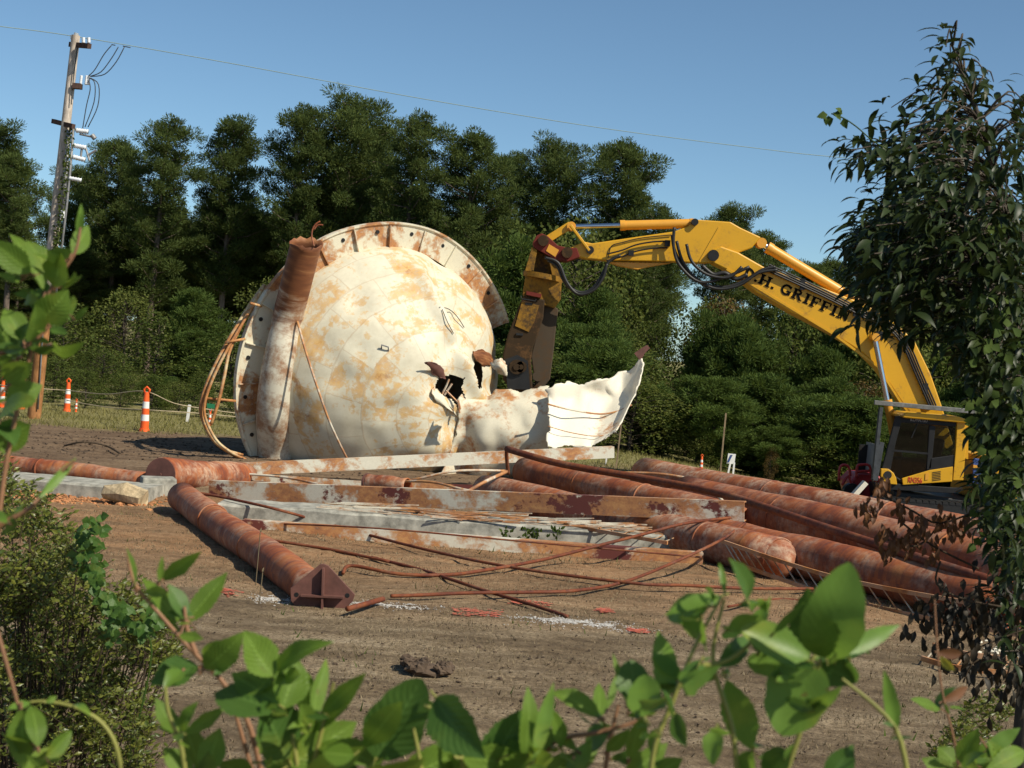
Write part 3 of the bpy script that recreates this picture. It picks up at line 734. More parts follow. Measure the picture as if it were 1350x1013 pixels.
PR = [[(604, 524), (618, 518), (640, 524), (652, 518), (672, 513), (684, 519), (700, 513), (722, 511)], [(604, 537), (616, 531), (640, 533), (655, 530), (672, 527), (686, 528), (702, 527), (727, 528)],
 [(603, 556), (616, 554), (638, 552), (655, 552), (672, 552), (688, 553), (704, 553), (729, 547)], [(598, 580), (614, 579), (636, 580), (655, 580), (672, 580), (688, 578), (706, 576), (729, 566)],
 [(588, 604), (610, 606), (632, 606), (655, 606), (672, 604), (688, 602), (704, 598), (723, 590)], [(578, 640), (610, 640), (632, 640), (655, 638), (672, 632), (688, 626), (704, 620), (722, 612)]]
sheet('torn_plate', [[plate_pt(x, y, r) for x, y in row] for r, row in enumerate(PR)], MT['plate'], tank, .03, .09)
o = sheet('torn_sheet', [
 [(721, 513, 32.80), (735, 507, 32.80), (752, 505, 33.00), (768, 509, 33.10), (785, 503, 33.10), (797, 499, 33.20), (815, 494, 33.40), (831, 487, 33.50), (842, 477, 33.40), (846, 470, 33.40)],
 [(722, 530, 32.65), (738, 526, 32.85), (755, 524, 33.05), (772, 526, 33.05), (788, 522, 33.15), (802, 518, 33.25), (817, 512, 33.35), (832, 505, 33.35), (842, 495, 33.25), (847, 484, 33.15)],
 [(724, 550, 32.40), (740, 547, 32.70), (757, 545, 32.80), (774, 546, 32.90), (789, 545, 33.00), (802, 543, 33.00), (815, 538, 33.00), (826, 532, 33.00), (834, 522, 32.90), (840, 510, 32.80)],
 [(722, 570, 32.00), (738, 568, 32.30), (755, 566, 32.40), (772, 566, 32.50), (786, 566, 32.60), (797, 564, 32.60), (806, 562, 32.60), (815, 557, 32.60), (821, 550, 32.50), (826, 543, 32.50)],
 [(720, 592, 31.60), (736, 590, 31.80), (752, 589, 32.00), (768, 589, 32.00), (780, 588, 32.10), (788, 584, 32.10), (794, 580, 32.10), (800, 577, 32.10), (806, 573, 32.10), (812, 570, 32.10)]], MT['sheet'], tank, .03, .14)
m = MB(); m.tube(bez([W(722, 533, 32.2), W(750, 540, 32.45), W(790, 546, 32.8), W(815, 542, 32.9), W(833, 534, 32.9)], 5), .02, 5); m.tube(bez([W(722, 562, 31.85), W(750, 570, 32.1), W(780, 575, 32.2), W(797, 574, 32.3)], 5), .01, 5); m.build('rust_seam', MT['rodpale'], tank, True)
m = MB(); m.pprism([(836, 466), (846, 459), (853, 455), (857, 459), (850, 466), (845, 476), (840, 471)], 33.35, .03); m.build('bent_bracket', MT['plate_red'], tank)
sheet('peeled_flap', [[(561, 476, .22), (574, 478, .2), (586, 487, .05)], [(566, 484, .14), (576, 488, .12), (586, 493, .03)], [(568, 491, .04), (579, 499, .02), (585, 500, .0)]], MT['plate_red'], tank, .015, .03)
sheet('peeled_flap', [[(571, 512, .03), (576, 516, .02), (583, 523, .02)], [(569, 520, .10), (580, 527, .08), (592, 535, .02)], [(577, 530, .06), (590, 539, .06), (604, 549, .02)]], MT['plate'], tank, .015, .03)
sheet('peeled_flap', [[(624, 463, .03), (636, 462, .06), (648, 470, .06)], [(625, 468, .12), (638, 472, .16), (649, 478, .12)], [(626, 474, .05), (636, 481, .08), (648, 483, .05)]], MT['leg'], tank, .015, .03)
sheet('peeled_flap', [[(648, 480, 31.7), (658, 474, 31.6), (664, 476, 31.8)], [(652, 486, 31.5), (660, 484, 31.4), (667, 486, 31.6)], [(658, 492, 31.7), (664, 494, 31.6), (669, 498, 31.7)]], MT['plate'], tank, .015, .03)
m = MB()
for pts in (((583, 520), (589, 508), (592, 500)), ((586, 521), (596, 506)), ((588, 515), (604, 531), (606, 545)), ((604, 528), (607, 540))): m.tube([B_(x, y, .05, 32.2) if False else W(x, y, B_(560, 508).y+.25) for x, y in pts], .022, 5)
m.build('bent_stiffener', MT['rodpale'], tank)
m = MB(); m.tube(bez([B_(580, 405, .03), B_(592, 408, .1), B_(603, 418, .1), B_(612, 432, .04)], 4), .010, 5); m.tube(bez([B_(583, 408, .03), B_(590, 425, .06), B_(598, 440, .03)], 4), .009, 5); m.build('loose_wire', MT['darkwire'], tank)
m = MB(); m.tube([B_(503, 460, .0), B_(503, 455, .08), B_(512, 458, .08), B_(512, 463, .0)], .018, 5); m.build('lifting_lug', MT['steel'], tank)

# ------------------------------------------------------------ steel pipes
GPIPE = 'rusty leg pipes lying on the ground'
def pipe(a, b, r, label, mat='pipe', cap=None, n=28, segs=14, group=GPIPE, flange=(), r2=None):
    a = Vector(a); b = Vector(b); d = (b-a).normalized(); root = empty('steel_pipe', a.lerp(b, .5), label, 'pipe', group)
    mb = MB(); pts = []; rs = []
    for i in range(segs+1):
        f = i/segs; pts.append(a.lerp(b, f)+Vector((0, 0, .012*math.sin(f*9+a.x)))); rs.append((r+((r2 or r)-r)*f)*(1+.012*math.sin(i*2.1+a.x)))
    mb.tube(pts, rs, n, False)
    for v in mb.v:
        ax = a+d*(v-a).dot(d); o_ = v-ax; v += o_.normalized()*(.016*noise.noise(v*2.2)+.010*noise.noise(v*6))
    mb.build('tube', MT[mat], root, True, thick=.02)
    for f in flange:
        m = MB(); c = a.lerp(b, f); rr = r+((r2 or r)-r)*f; m.tube([c-d*.02, c+d*.02], rr+.007, n, False); m.build('weld_band', MT[mat], root, True, thick=.02)
    if cap == 'a' or cap == 'both':
        m = MB(); m.tube([a-d*.02, a+d*.02], r+.012, n); m.tube([a-d*.05, a-d*.02], .03, 8); m.build('end_cap', MT['plate_red'], root)
    if cap == 'b' or cap == 'both':
        m = MB(); m.ball(b-d*.06, (r2 or r)*.99, 24, 10, (1, 1, 1), .01); m.build('rounded_end', MT[mat], root, True)
    return root
pipe(W(-60, 605, 27.0), W(200, 636, 25.6), .165, 'thin rusty pipe at the left lying behind the pale concrete curb', flange=(.45,))
pipe(W(212, 626, 25.3), W(322, 630, 28.2), .266, 'short rusty pipe with round maroon end cap lying in front of the tank rim', 'pipe2', 'a')
fa, fb = W(240, 657, 22.6), W(416, 779, 15.9)
pf = pipe(fa, fb, .205, 'red brown pipe with a gusseted base plate lying nearest the camera', 'pipe', None, flange=(.3, .62), r2=.187)
m = MB(); m.ball(fa, .20, 20, 8, (1, 1, 1)); m.build('rounded_end', MT['pipe'], pf, True)
d = (fb-fa).normalized(); Yp = fb.y-.08
tb = [c for c in pf.children if c.name.startswith('tube')][0]
for v in tb.data.vertices:
    q = v.co+pf.location
    if (q-fb).dot(d) > -.05: v.co += d*((Yp+.02-q.y)/d.y)
PL = [(427, 743.5), (433, 746), (468, 784), (465, 793), (452, 806.5), (392.5, 803.7), (383.7, 792), (383, 775.5), (422, 744)]
m = MB(); m.pprism(PL, Yp, .03); m.build('base_plate', MT['plate_red'], pf, bevel=.004)
m = MB(); m.bar(W(426.6, 749, Yp-.05), W(425, 803, Yp-.05), .02, .08, (0, 1, 0)); m.build('gusset', MT['plate_red'], pf)
m = MB(); m.bar(W(397, 785, Yp-.055), W(453.5, 787.5, Yp-.055), .09, .018, (0, 0, 1)); m.build('gusset', MT['plate_red'], pf)
for q in ((391, 784), (458, 785)):
    m = MB(); c = W(*q, Yp); m.tube([c-Vector((0, .017, 0)), c+Vector((0, .0, 0))], .025, 10); m.build('bolt_hole', MT['black'], pf)
pipe(W(484, 636, 26.3), W(538, 642, 25.9), .145, 'short capped pipe stub poking out between the two upper beams', 'pipe2', 'a', group=None)
pipe(W(690, 622, 29.6), W(990, 690, 24.4), .26, 'dark rusty pipe in the pile with its open end under the upper beam', 'pipe', flange=(.3, .58))
pipe(W(640, 648, 26.6), W(1028, 738, 20.3), .285, 'mottled rusty pipe running under the long middle beam to a rounded end', 'pipe2', 'b', flange=(.12, .45, .8, .93))
pipe(W(850, 628, 30.6), W(1365, 728, 22.4), .36, 'sunlit back pipe of the pile just below the excavator tracks', 'pipe2', flange=(.4, .7))
pipe(W(905, 655, 26.6), W(1365, 762, 19.2), .36, 'big pipe under the long thick rod at the right', 'pipe', flange=(.35, .6, .82))
pipe(W(935, 705, 22.3), W(1335, 800, 17.4), .275, 'lowest pipe at the right, beside the rusty ladder', 'pipe', flange=(.5,))
# ------------------------------------------------------------ beams
def beam(a, b, h, label, dpt=.16, t=.018):
    a = Vector(a); b = Vector(b)
    root = MB(); root.sweep([(0, 0), (-dpt, 0), (-dpt, t), (-t, t), (-t, h-t), (-dpt, h-t), (-dpt, h), (0, h)], a, b)
    c = (a+b)/2; o = root.build('steel_beam', MT['beam'], origin=c); tag(o, label, 'beam', 'painted channel beams lying across the wreckage'); return o
beam(W(304, 628, 28.6), W(810, 604, 31.0), .235, 'upper rusty cream beam lying across the foot of the tank')
beam(W(275, 657, 24.8), W(981, 688, 21.9), .29, 'long middle beam with maroon patches, crossing the pipes')
beam(W(318, 702, 21.2)-Vector((0, 0, .05)), W(926, 751, 20.9), .225, 'lowest beam lying on the dirt in front of the concrete slab', .2)
m = MB(); m.pprism([(300, 622), (470, 634), (640, 640), (640, 650), (460, 648), (300, 630)], 27.9, .02); tag(m.build('steel_plate', MT['beam'], origin=W(470, 640, 27.9)), 'pale narrow plate lying along under the upper beam', 'plate')
# ------------------------------------------------------------ concrete
def slab(name, p0, p1, h, dpt, label, mat='concrete'):
    p0 = Vector(p0); p1 = Vector(p1); d = (p1-p0).normalized(); nrm = Vector((-d.y, d.x, 0)); mb = MB(); N = 24
    sec = [(0, -.2), (0, h-.03), (.03, h), (dpt, h), (dpt, -.2)]
    for i in range(N+1):
        q = p0.lerp(p1, i/N)
        for (s, z) in sec:
            j = .02*noise.noise(Vector((q.x*3, z*5, 1)))
            mb.v.append(Vector((q.x, q.y, 0))+nrm*(s+j)+Vector((0, 0, z+(j if z > 0 else 0))))
    n = 5
    for i in range(N):
        for j in range(n-1): mb.face((i*n+j, (i+1)*n+j, (i+1)*n+j+1, i*n+j+1))
    mb.face(range(n)); mb.face([N*n+j for j in range(n)][::-1])
    o = mb.build(name, MT[mat], origin=(p0+p1)/2); tag(o, label, 'concrete slab'); return o
slab('concrete_slab', G(285, 690), G(905, 735), .29, .8, 'long pale concrete footing between the middle and the lowest beam')
slab('concrete_slab', G(-60, 640), G(190, 662), .20, .9, 'pale concrete curb at the left in front of the thin pipe')
slab('concrete_slab', G(1080, 742), G(1345, 800), .18, .6, 'pale concrete strip glimpsed between the right hand pipes')
m = MB(); c = W(205, 663, 24.6)
m.box((c.x, 24.7, .12), (.55, .4, .34), Matrix.Rotation(.35, 3, 'Z')); tag(m.build('concrete_block', MT['concrete'], origin=(c.x, 24.7, 0), bevel=.03), 'small grey concrete block propping the capped pipe', 'concrete block')
m = MB(); m.tube([W(140, 649, 23.3), W(165, 651, 23.2), W(190, 658, 23.1)], [.12, .17, .13], 10); 
for v in m.v: v += Vector((U(-.03, .03), U(-.03, .03), U(-.03, .03)))
tag(m.build('log', MT['log'], origin=W(165, 652, 23.2)), 'short pale split log beside the capped pipe', 'log')
m = MB(); c = G(126, 655)
m.ball((c.x, c.y+.3, .0), .2, 14, 8, (2.4, 1.2, .9), .12)
for _ in range(30): m.ball((c.x+U(-.4, .4), c.y+U(-.15, .15)+.3, .06), U(.06, .13), 7, 5, (1.2, 1, .7), .25)
tag(m.build('clay_pile', MT['clay'], origin=(c.x, c.y, 0)), 'low heap of crumbled orange clay against the left curb', 'clay heap')
m = MB(); c = G(563, 884)
m.ball((c.x, c.y, -.01), .13, 12, 7, (1.5, 1.2, .5), .15)
for _ in range(40): m.ball((c.x+U(-.2, .2), c.y+U(-.14, .14), .02+abs(random.gauss(0, .02))), U(.025, .06), 7, 5, (1.2, 1, .8), .3)
tag(m.build('dirt_clump', MT['clod'], origin=(c.x, c.y, 0)), 'dark lump of dug up soil in the bare foreground', 'dirt clump')
sheet_rows = [[(465, 672, 22.9), (490, 676, 22.8), (520, 684, 22.7), (555, 690, 22.7)], [(470, 684, 22.3), (492, 681, 22.2), (522, 690, 22.1), (560, 697, 22.1)], [(480, 694, 21.9), (500, 690, 21.85), (525, 700, 21.8), (562, 703, 21.8)]]
o = sheet('plastic_sheet', sheet_rows, MT['foil'], None, .01, .12); tag(o, 'crumpled grey plastic sheet lying on the concrete footing', 'plastic sheet')
m = MB(); m.poly([W(742, 699, 22.3), W(766, 702, 22.3), W(760, 712, 21.9), W(749, 711, 21.9)]); m.poly([W(766, 703, 22.3), W(780, 705, 22.3), W(779, 713, 21.9), W(771, 713, 21.9)])
tag(m.build('yellow_strap', MT['yellowpaint'], thick=.012), 'bright yellow strap pieces on the concrete footing', 'strap')
mb = MB(); rs_ = random.getstate()
for _ in range(90):
    c = G(U(640, 900), 0.0, .3) if False else W(U(500, 905), 0, 22.2); x = c.x; y = U(21.75, 22.5); a = U(-.5, .5); L = U(.15, .7); z = .31+U(0, .05)
    mb.bar((x-L*math.cos(a), y-L*math.sin(a)*.5, z), (x+L*math.cos(a), y+L*math.sin(a)*.5, z+U(-.04, .06)), U(.012, .03), U(.006, .02))
tag(mb.build('scrap_strips', MT['rodpale']), kind='stuff')
m = MB()
for _ in range(70):
    x0 = random.choice([662, 668, 700, 706, 712, 730, 738, 690]); c = W(x0+random.gauss(0, 4), U(698, 716), 21.55); d = Vector((U(-.6, .6), U(-.5, .1), U(.1, 1))).normalized(); m.leaf(c, c+d*U(.05, .10), .04, Vector((U(-1, 1), -1, U(0, 1))), 3)
m.tube([W(660, 716, 21.5), W(706, 721, 21.5), W(740, 724, 21.5)], .006, 4)
for x0 in (665, 706, 733): m.tube([W(x0, 725, 21.5), W(x0+2, 698, 21.55)], .006, 4)
tag(m.build('weed_clump', MT['young'], origin=W(700, 720, 21.5)), 'small green weeds growing between the footing and the lowest beam', 'weeds')
def mark(pts, label):
    P = [G(x, y) for x, y in pts]; mb = MB(); Q = [(p.x, p.y) for p in P]; xs = [q[0] for q in Q]; ys = [q[1] for q in Q]
    c = sum(P, Vector())/len(P); n = 0
    while n < 260:
        x, y = U(min(xs), max(xs))+random.gauss(0, .02), U(min(ys), max(ys))+random.gauss(0, .03)
        n += 1
        if not inpoly(x, y, Q) and random.random() < .8: continue
        a = U(0, 6.28); r = U(.008, .03); mb.poly([(x+r*math.cos(a+k*1.26)*U(.6, 1.4), y+r*math.sin(a+k*1.26)*.6*U(.6, 1.4), gz(x, y)+.010+.00002*n) for k in range(5)])
    tag(mb.build('ground_marking', MT['pink']), label, 'paint mark', None, None)
mark([(597, 805), (612, 804), (655, 811), (662, 817), (640, 815), (605, 811)], 'longest pinkish red paint stripe on the bare dirt')
mark([(672, 792), (700, 791), (728, 795), (722, 798), (690, 796)], 'pinkish red paint stripe beside the crossing rods')
mark([(280, 780), (300, 779), (314, 784), (300, 785)], 'pinkish red paint mark left of the base plate')
mark([(786, 800), (808, 802), (800, 806), (788, 804)], 'small red and dark mark right of the crossing rods')
mark([(828, 828), (850, 829), (856, 834), (835, 833)], 'pinkish red paint mark at the right end of the white gravel')

# ------------------------------------------------------------ rods
def rod(pts, r, label, mat='rod', group='bent rusty tie rods'):
    P = bez([G(x, y, z) if isinstance(z, float) and z < 3 else W(x, y, z) for x, y, z in pts], 6)
    m = MB(); m.tube(P, r, 8); c = P[len(P)//2]
    return tag(m.build('tie_rod', MT[mat], True and None, True, origin=c), label, 'rod', group)
rod([(262, 650, .35), (300, 657, .33), (366, 672, .3), (430, 690, .10), (550, 722, .07), (674, 748, .1), (834, 769, .12), (905, 772, .12), (990, 776, .1), (1130, 777, .06), (1302, 782, .06), (1360, 786, .06)], .021, 'longest tie rod, running from the middle beam across the dirt to the right edge')
rod([(452, 756, .02), (464, 746, .09), (526, 757, .06), (590, 758, .06), (639, 752, .1), (716, 738, .14), (787, 720, .3), (846, 705, .42), (905, 690, .55), (978, 681, .62)], .022, 'tie rod with hooked left end, rising to the end of the middle beam')
rod([(515, 786, .03), (550, 785, .04), (620, 782, .06), (698, 781, .06), (757, 779, .07), (817, 769, .1), (876, 747, .24), (947, 714, .45), (982, 690, .6)], .021, 'tie rod curving along the dirt and up to the beam end, below the hooked one')
rod([(490, 735, .03), (550, 750, .03), (585, 761, .05), (640, 779, .04), (700, 797, .03), (748, 813, .02)], .021, 'short tie rod slanting down to the white gravel')
rod([(354, 712, .06), (437, 725, .04), (514, 741, .03)], .02, 'straight short tie rod behind the front pipe')
rod([(304, 624, 27.9), (378, 630, 27.6), (467, 647, 26.6), (526, 636, 26.0), (570, 636, 25.6), (618, 647, 25.2), (707, 661, 25.0), (750, 664, 25.0)], .022, 'pale wavy rod draped between the upper and middle beams', 'rodpale')
rod([(530, 636, 26.4), (553, 631, 26.2), (604, 621, 26.2), (666, 621, 26.6)], .022, 'pale rod arching above the wavy rod', 'rodpale')
rod([(610, 652, 25.4), (640, 635, 25.6), (668, 622, 26.4)], .03, 'pale short strut leaning on the mottled pipe', 'rodpale')
rod([(458, 803, .05), (480, 797, .06), (505, 790, .07)], .03, 'stubby rod lying right of the base plate')
rod([(668, 592, 27.6), (740, 612, 26.6), (860, 633, 25.4), (960, 654, 23.6), (1100, 700, 20.4), (1240, 745, 18.3), (1360, 782, 17.2)], .062, 'thick rusty rod lying along the top of the pipe pile')
rod([(775, 624, 28.5), (870, 625, 28.0), (950, 641, 27.6), (1010, 657, 27.2)], .025, 'thin pale rod bowing over the pipe tops near the stake', 'rodpale')
rod([(945, 650, 24.2), (955, 665, 24.0), (966, 680, 23.9)], .03, 'frayed pale strap end hanging at the beam end', 'rodpale')
rod([(668, 592, 27.7), (668, 604, 27.8), (670, 625, 28.0)], .035, 'short upright post under the thick rod end')
rod([(352, 690, .1), (500, 697, .27), (700, 715, .27), (925, 735, .23)], .012, 'dark thin cable along the top of the lowest beam', 'rod')
rod([(960, 800, .03), (1030, 790, .03), (1110, 800, .03)], .015, 'thin rod half buried right of the big green leaves')

# ------------------------------------------------------------ ladders
def ladder(p, q, wvec, n, label, rr=.03, lift=.0):
    p = [Vector(x) for x in p]; q = Vector(q)
    root = empty('steel_ladder', p[0], label, 'ladder', 'rusty ladders among the pipes'); P = bez(p, 8); wv = Vector(wvec)
    for s in (0, 1):
        m = MB(); pts = [x+wv*s for x in P]
        for i in range(len(pts)-1): m.bar(pts[i], pts[i+1], .03, .05)
        m.build('rail', MT['rail'], root)
    for i in range(n):
        f = (i+.5)/n*(len(P)-1); k = int(f); c = P[k].lerp(P[min(k+1, len(P)-1)], f-k)
        m = MB(); m.tube([c, c+wv], .009, 6); m.build('rung', MT['rung'], root)
a, b, c_ = W(968, 742, 20.3), W(1130, 795, 18.6), W(1370, 842, 16.6)
ladder([a, b, c_], a, (-.15, .30, .24), 25, 'long rusty ladder lying along the lowest right pipe')
ladder([G(735, 690, .3), G(800, 702, .3), G(880, 716, .28)], a, (.25, .7, .0), 9, 'short ladder piece behind the lowest beam, beside the yellow strap')
ladder([G(1215, 868, .04), G(1260, 880, .04), G(1330, 888, .04)], a, (.25, .5, .05), 5, 'broken ladder end on the dirt under the near leafy tree')

# ------------------------------------------------------------ excavator
YB = 35.2; YC = 33.75
ex = empty('excavator', (W(1230, 660, 35).x, 35.0, 0), 'yellow tracked excavator with a demolition shear and D.H. GRIFFIN on its boom', 'excavator')
bt = MB(); bt.pprism([(936, 331), (948, 326), (971, 334), (1006, 354), (1060, 372), (1140, 403), (1175, 424), (1202, 451), (1222, 492), (1237, 535), (1252, 585), (1242, 592), (1228, 580), (1213, 566), (1187, 534), (1169, 507), (1154, 486), (1134, 466), (1098, 443), (1039, 412), (994, 386), (958, 358), (938, 348)], YB, .62)
boom = bt.build('boom', MT['yellow'], ex, bevel=.03)
m = MB()
for a, b in (((958, 355), (1098, 440)), ((1098, 440), (1158, 484)), ((1158, 484), (1187, 530)), ((1187, 530), (1210, 560))): m.bar(W(*a, YB-.32), W(*b, YB-.32), .02, .05, (0, 0, 1))
m.build('weld_flange', MT['yellow'], boom)
m = MB(); c = W(1153, 443, YB); m.tube([c-Vector((0, .5, 0)), c+Vector((0, .5, 0))], .11, 16); m.tube([c-Vector((0, .52, 0)), c-Vector((0, .5, 0))], .06, 12); m.build('pivot_boss', MT['grey'], boom, 'auto')
st = MB(); st.pprism([(752, 327), (770, 320), (780, 322), (887, 306.5), (905, 300), (918, 291), (961, 294), (975, 302), (1001, 314), (989, 328), (970, 335), (948, 346), (924, 348), (888, 346), (800, 344.5), (771, 342), (758, 339)], YB, .52)
stick = st.build('stick', MT['yellow'], ex, bevel=.025)
m = MB(); m.pprism([(800, 346), (815, 351), (840, 356), (857, 352), (884, 347.5)], YB, .3); m.build('stick_lug', MT['orange'], stick, bevel=.01)
for q in ((840, 352), (843, 353)): pass
m = MB()
for q, r_ in (((938, 338), .13), ((777, 331), .09), ((914, 294.5), .08)):
    c = W(*q, YB); m.tube([c-Vector((0, .36, 0)), c+Vector((0, .36, 0))], r_, 14)
m.build('pivot_pin', MT['grey'], stick, 'auto')
m = MB(); m.bar(W(948, 300, YB-.27), W(922, 345, YB-.27), .02, .03); m.bar(W(964, 322, YB-.27), W(956, 330, YB-.27), .02, .02); m.build('weld_flange', MT['yellow'], stick)
# cylinders
def cyl(a, b, f, r, rr, Y, name):
    A, B = W(*a, Y), W(*b, Y); C = A.lerp(B, f); d = (B-A).normalized()
    m = MB(); m.tube([A, C], r, 16); m.tube([C-d*.12, C], r*1.12, 16); m.tube([A, A+d*.08], r*1.1, 16); o = m.build(name, MT['orange'], ex, 'auto')
    m = MB(); m.tube([C, B], rr, 12); m.build('piston_rod', MT['chrome'], o, 'auto')
    for q in (A, B):
        m = MB(); m.tube([q-Vector((0, .16, 0)), q+Vector((0, .16, 0))], r*.95, 14); m.build('eye', MT['orange'], o, 'auto')
cyl((914, 295), (753, 299), .60, .11, .055, YB, 'bucket_cylinder')
cyl((1142, 405), (1003, 321), .94, .125, .07, YB, 'stick_cylinder')
for dy in (-.46, .46): cyl((1186, 610), (1153, 445), .50, .10, .065, YB+dy, 'boom_cylinder')
m = MB()
for dy in (-.28, .28):
    m.bar(W(752, 297, YB+dy), W(777, 331, YB+dy), .06, .17, (0, 1, 0)); 
m.build('bucket_link', MT['yellow'], ex, bevel=.01)
m = MB(); m.bar(W(752, 297, YB), W(722, 316, YB), .17, .17); m.build('bucket_link', MT['yellow'], ex, bevel=.01)
# pipes and hoses
m = MB()
for k in range(4):
    pts = [(1014, 352), (1060, 373), (1100, 392), (1150, 418), (1178, 432), (1199, 458), (1214, 492), (1234, 538)]
    m.tube(bez([W(x-1.3*k*(1 if x < 1180 else 2), y+2.4*k*(1 if x < 1180 else .4)-3, YB-.36-.01*k) for x, y in pts], 4), .021, 6)
for q in ((1060, 374), (1130, 409), (1196, 456), (1222, 512)): m.box(W(q[0]-2, q[1]+1, YB-.35), (.10, .08, .26))
m.build('hydraulic_pipes', MT['grey'], boom, 'auto')
m = MB()
for dy in (-.1, .2): m.tube(bez([W(x, y, YB-.33+dy*0) + Vector((0, 0, -dy*.5)) for x, y in ((800, 338), (820, 333), (838, 326), (860, 322), (880, 321))], 4), .02, 6)
m.tube(bez([W(x, y, YB-.29) for x, y in ((802, 340), (806, 325), (820, 320), (846, 314), (885, 310))], 4), .013, 6)
m.box(W(832, 334, YB-.32), (.12, .1, .12)); m.box(W(880, 321, YB-.32), (.12, .1, .14)); m.build('hydraulic_pipes', MT['grey'], stick, 'auto')
HO = [[(886, 310), (890, 332), (905, 358), (930, 376), (960, 378), (985, 368), (1005, 356), (1022, 352)], [(892, 318), (900, 345), (918, 368), (945, 381), (975, 376), (1000, 360), (1025, 356)],
      [(889, 300), (888, 325), (896, 350), (922, 372), (955, 366), (988, 352)], [(905, 322), (912, 345), (932, 362), (960, 366), (978, 352)], [(925, 350), (940, 362), (955, 360), (970, 368), (985, 362)],
      [(722, 343), (735, 352), (742, 368), (752, 380), (768, 386), (784, 378), (795, 360), (803, 345), (818, 337)], [(718, 340), (736, 347), (747, 372), (762, 388), (782, 383), (795, 366), (800, 348)]]
for i, h in enumerate(HO):
    m = MB(); m.tube(bez([W(x, y, YB-.42-.05*(i % 4)) for x, y in h], 5), .036 if i != 4 else .05, 8); m.build('hydraulic_hose', MT['black'], ex, True)
# shear
m = MB(); m.pprism([(702, 321), (707, 312), (714, 309), (722, 313), (735, 325), (748, 328), (760, 328), (764, 340), (748, 346), (735, 345), (722, 338), (704, 328)], YB, .62); sh = m.build('shear_bracket', MT['redb'], ex, bevel=.015)
m = MB()
for q in ((716, 319), (747, 334.5)):
    c = W(*q, YB); m.tube([c-Vector((0, .40, 0)), c+Vector((0, .4, 0))], .125, 16)
m.build('pivot_pin', MT['shear'], sh, 'auto')
m = MB(); m.pprism([(724, 322), (737, 330), (732, 339), (720, 331)], YB-.32, .012); m.build('decal', MT['orange'], sh)
m = MB(); m.pprism([(701, 327), (708, 331), (703, 360), (692, 358)], YB, .62); m.pprism([(722, 340), (736, 346), (739, 366), (728, 366)], YB, .5); m.pprism([(708, 331), (722, 340), (728, 366), (703, 362)], YB+.1, .2); m.build('shear_neck', MT['dirty'], ex, bevel=.01)
m = MB(); a = W(690, 360, YB); b = W(742, 370, YB); mid = (a+b)/2; dz = (b-a).normalized(); up = Vector((-dz.z, 0, dz.x)); m.tube([mid-up*.06, mid+up*.06], .47, 24); m.build('rotator_ring', MT['dirty'], ex, 'auto')
m = MB(); m.pprism([(693, 362), (740, 369), (739, 395), (731, 407), (692, 396), (689, 388)], YB, .5); m.build('shear_head', MT['dirty'], ex, bevel=.02)
m = MB(); m.pprism([(690, 390), (718, 396), (716, 420), (702, 460), (700, 475), (702, 515), (692, 517), (672, 512), (663, 500), (663, 468), (670, 440), (680, 415)], YB-.1, .55); body = m.build('shear_body', MT['shear'], ex, bevel=.03)
m = MB(); m.pprism([(688, 398), (711, 403), (704, 425), (697, 438), (679, 430)], YB-.39, .03); m.build('wear_plate', MT['dirty'], body, bevel=.005)
m = MB(); m.pprism([(694, 384), (714, 388), (713, 393), (694, 389)], YB-.35, .2); m.build('red_band', MT['redb'], body)
m = MB()
for q in ((697, 401), (685, 441)): 
    p = W(*q, YB-.39); m.box(p, (.16, .05, .05))
p = W(698, 395, YB-.4); m.tube([p+Vector((-.2, 0, .06)), p+Vector((-.18, -.05, 0)), p+Vector((.14, -.05, -.03)), p+Vector((.15, 0, .03))], .015, 6); m.build('slot', MT['black'], body)
m = MB(); m.pprism([(719, 397), (736, 408), (733, 430), (730, 460), (725, 500), (716, 511), (706, 510), (700, 470), (710, 430)], YB+.05, .3); jaw = m.build('shear_jaw', MT['shearlt'], ex, bevel=.02)
m = MB()
for q, r_ in (((681, 484), .17), ((687, 484), .13)):
    c = W(*q, YB-.38); m.tube([c-Vector((0, .1, 0)), c+Vector((0, .1, 0))], r_, 14); m.tube([c-Vector((0, .13, 0)), c], r_*.45, 10)
m.build('jaw_roller', MT['shear'], body, 'auto')
m = MB(); m.pprism([(666, 474), (682, 468), (696, 476), (699, 514), (669, 513)], YB-.39, .03); m.build('jaw_gap_shade', MT['black'], body)  # flat black plate paints in the shade of the gap between the jaws
m = MB(); c = W(709, 496, YB-.12); m.tube([c-Vector((0, .12, 0)), c], .12, 12); m.build('jaw_roller', MT['shearlt'], jaw, 'auto')
m = MB(); m.pprism([(668, 505), (716, 508), (712, 545), (690, 560), (672, 540)], YB, .3); m.build('shear_jaw', MT['shear'], ex, bevel=.02)
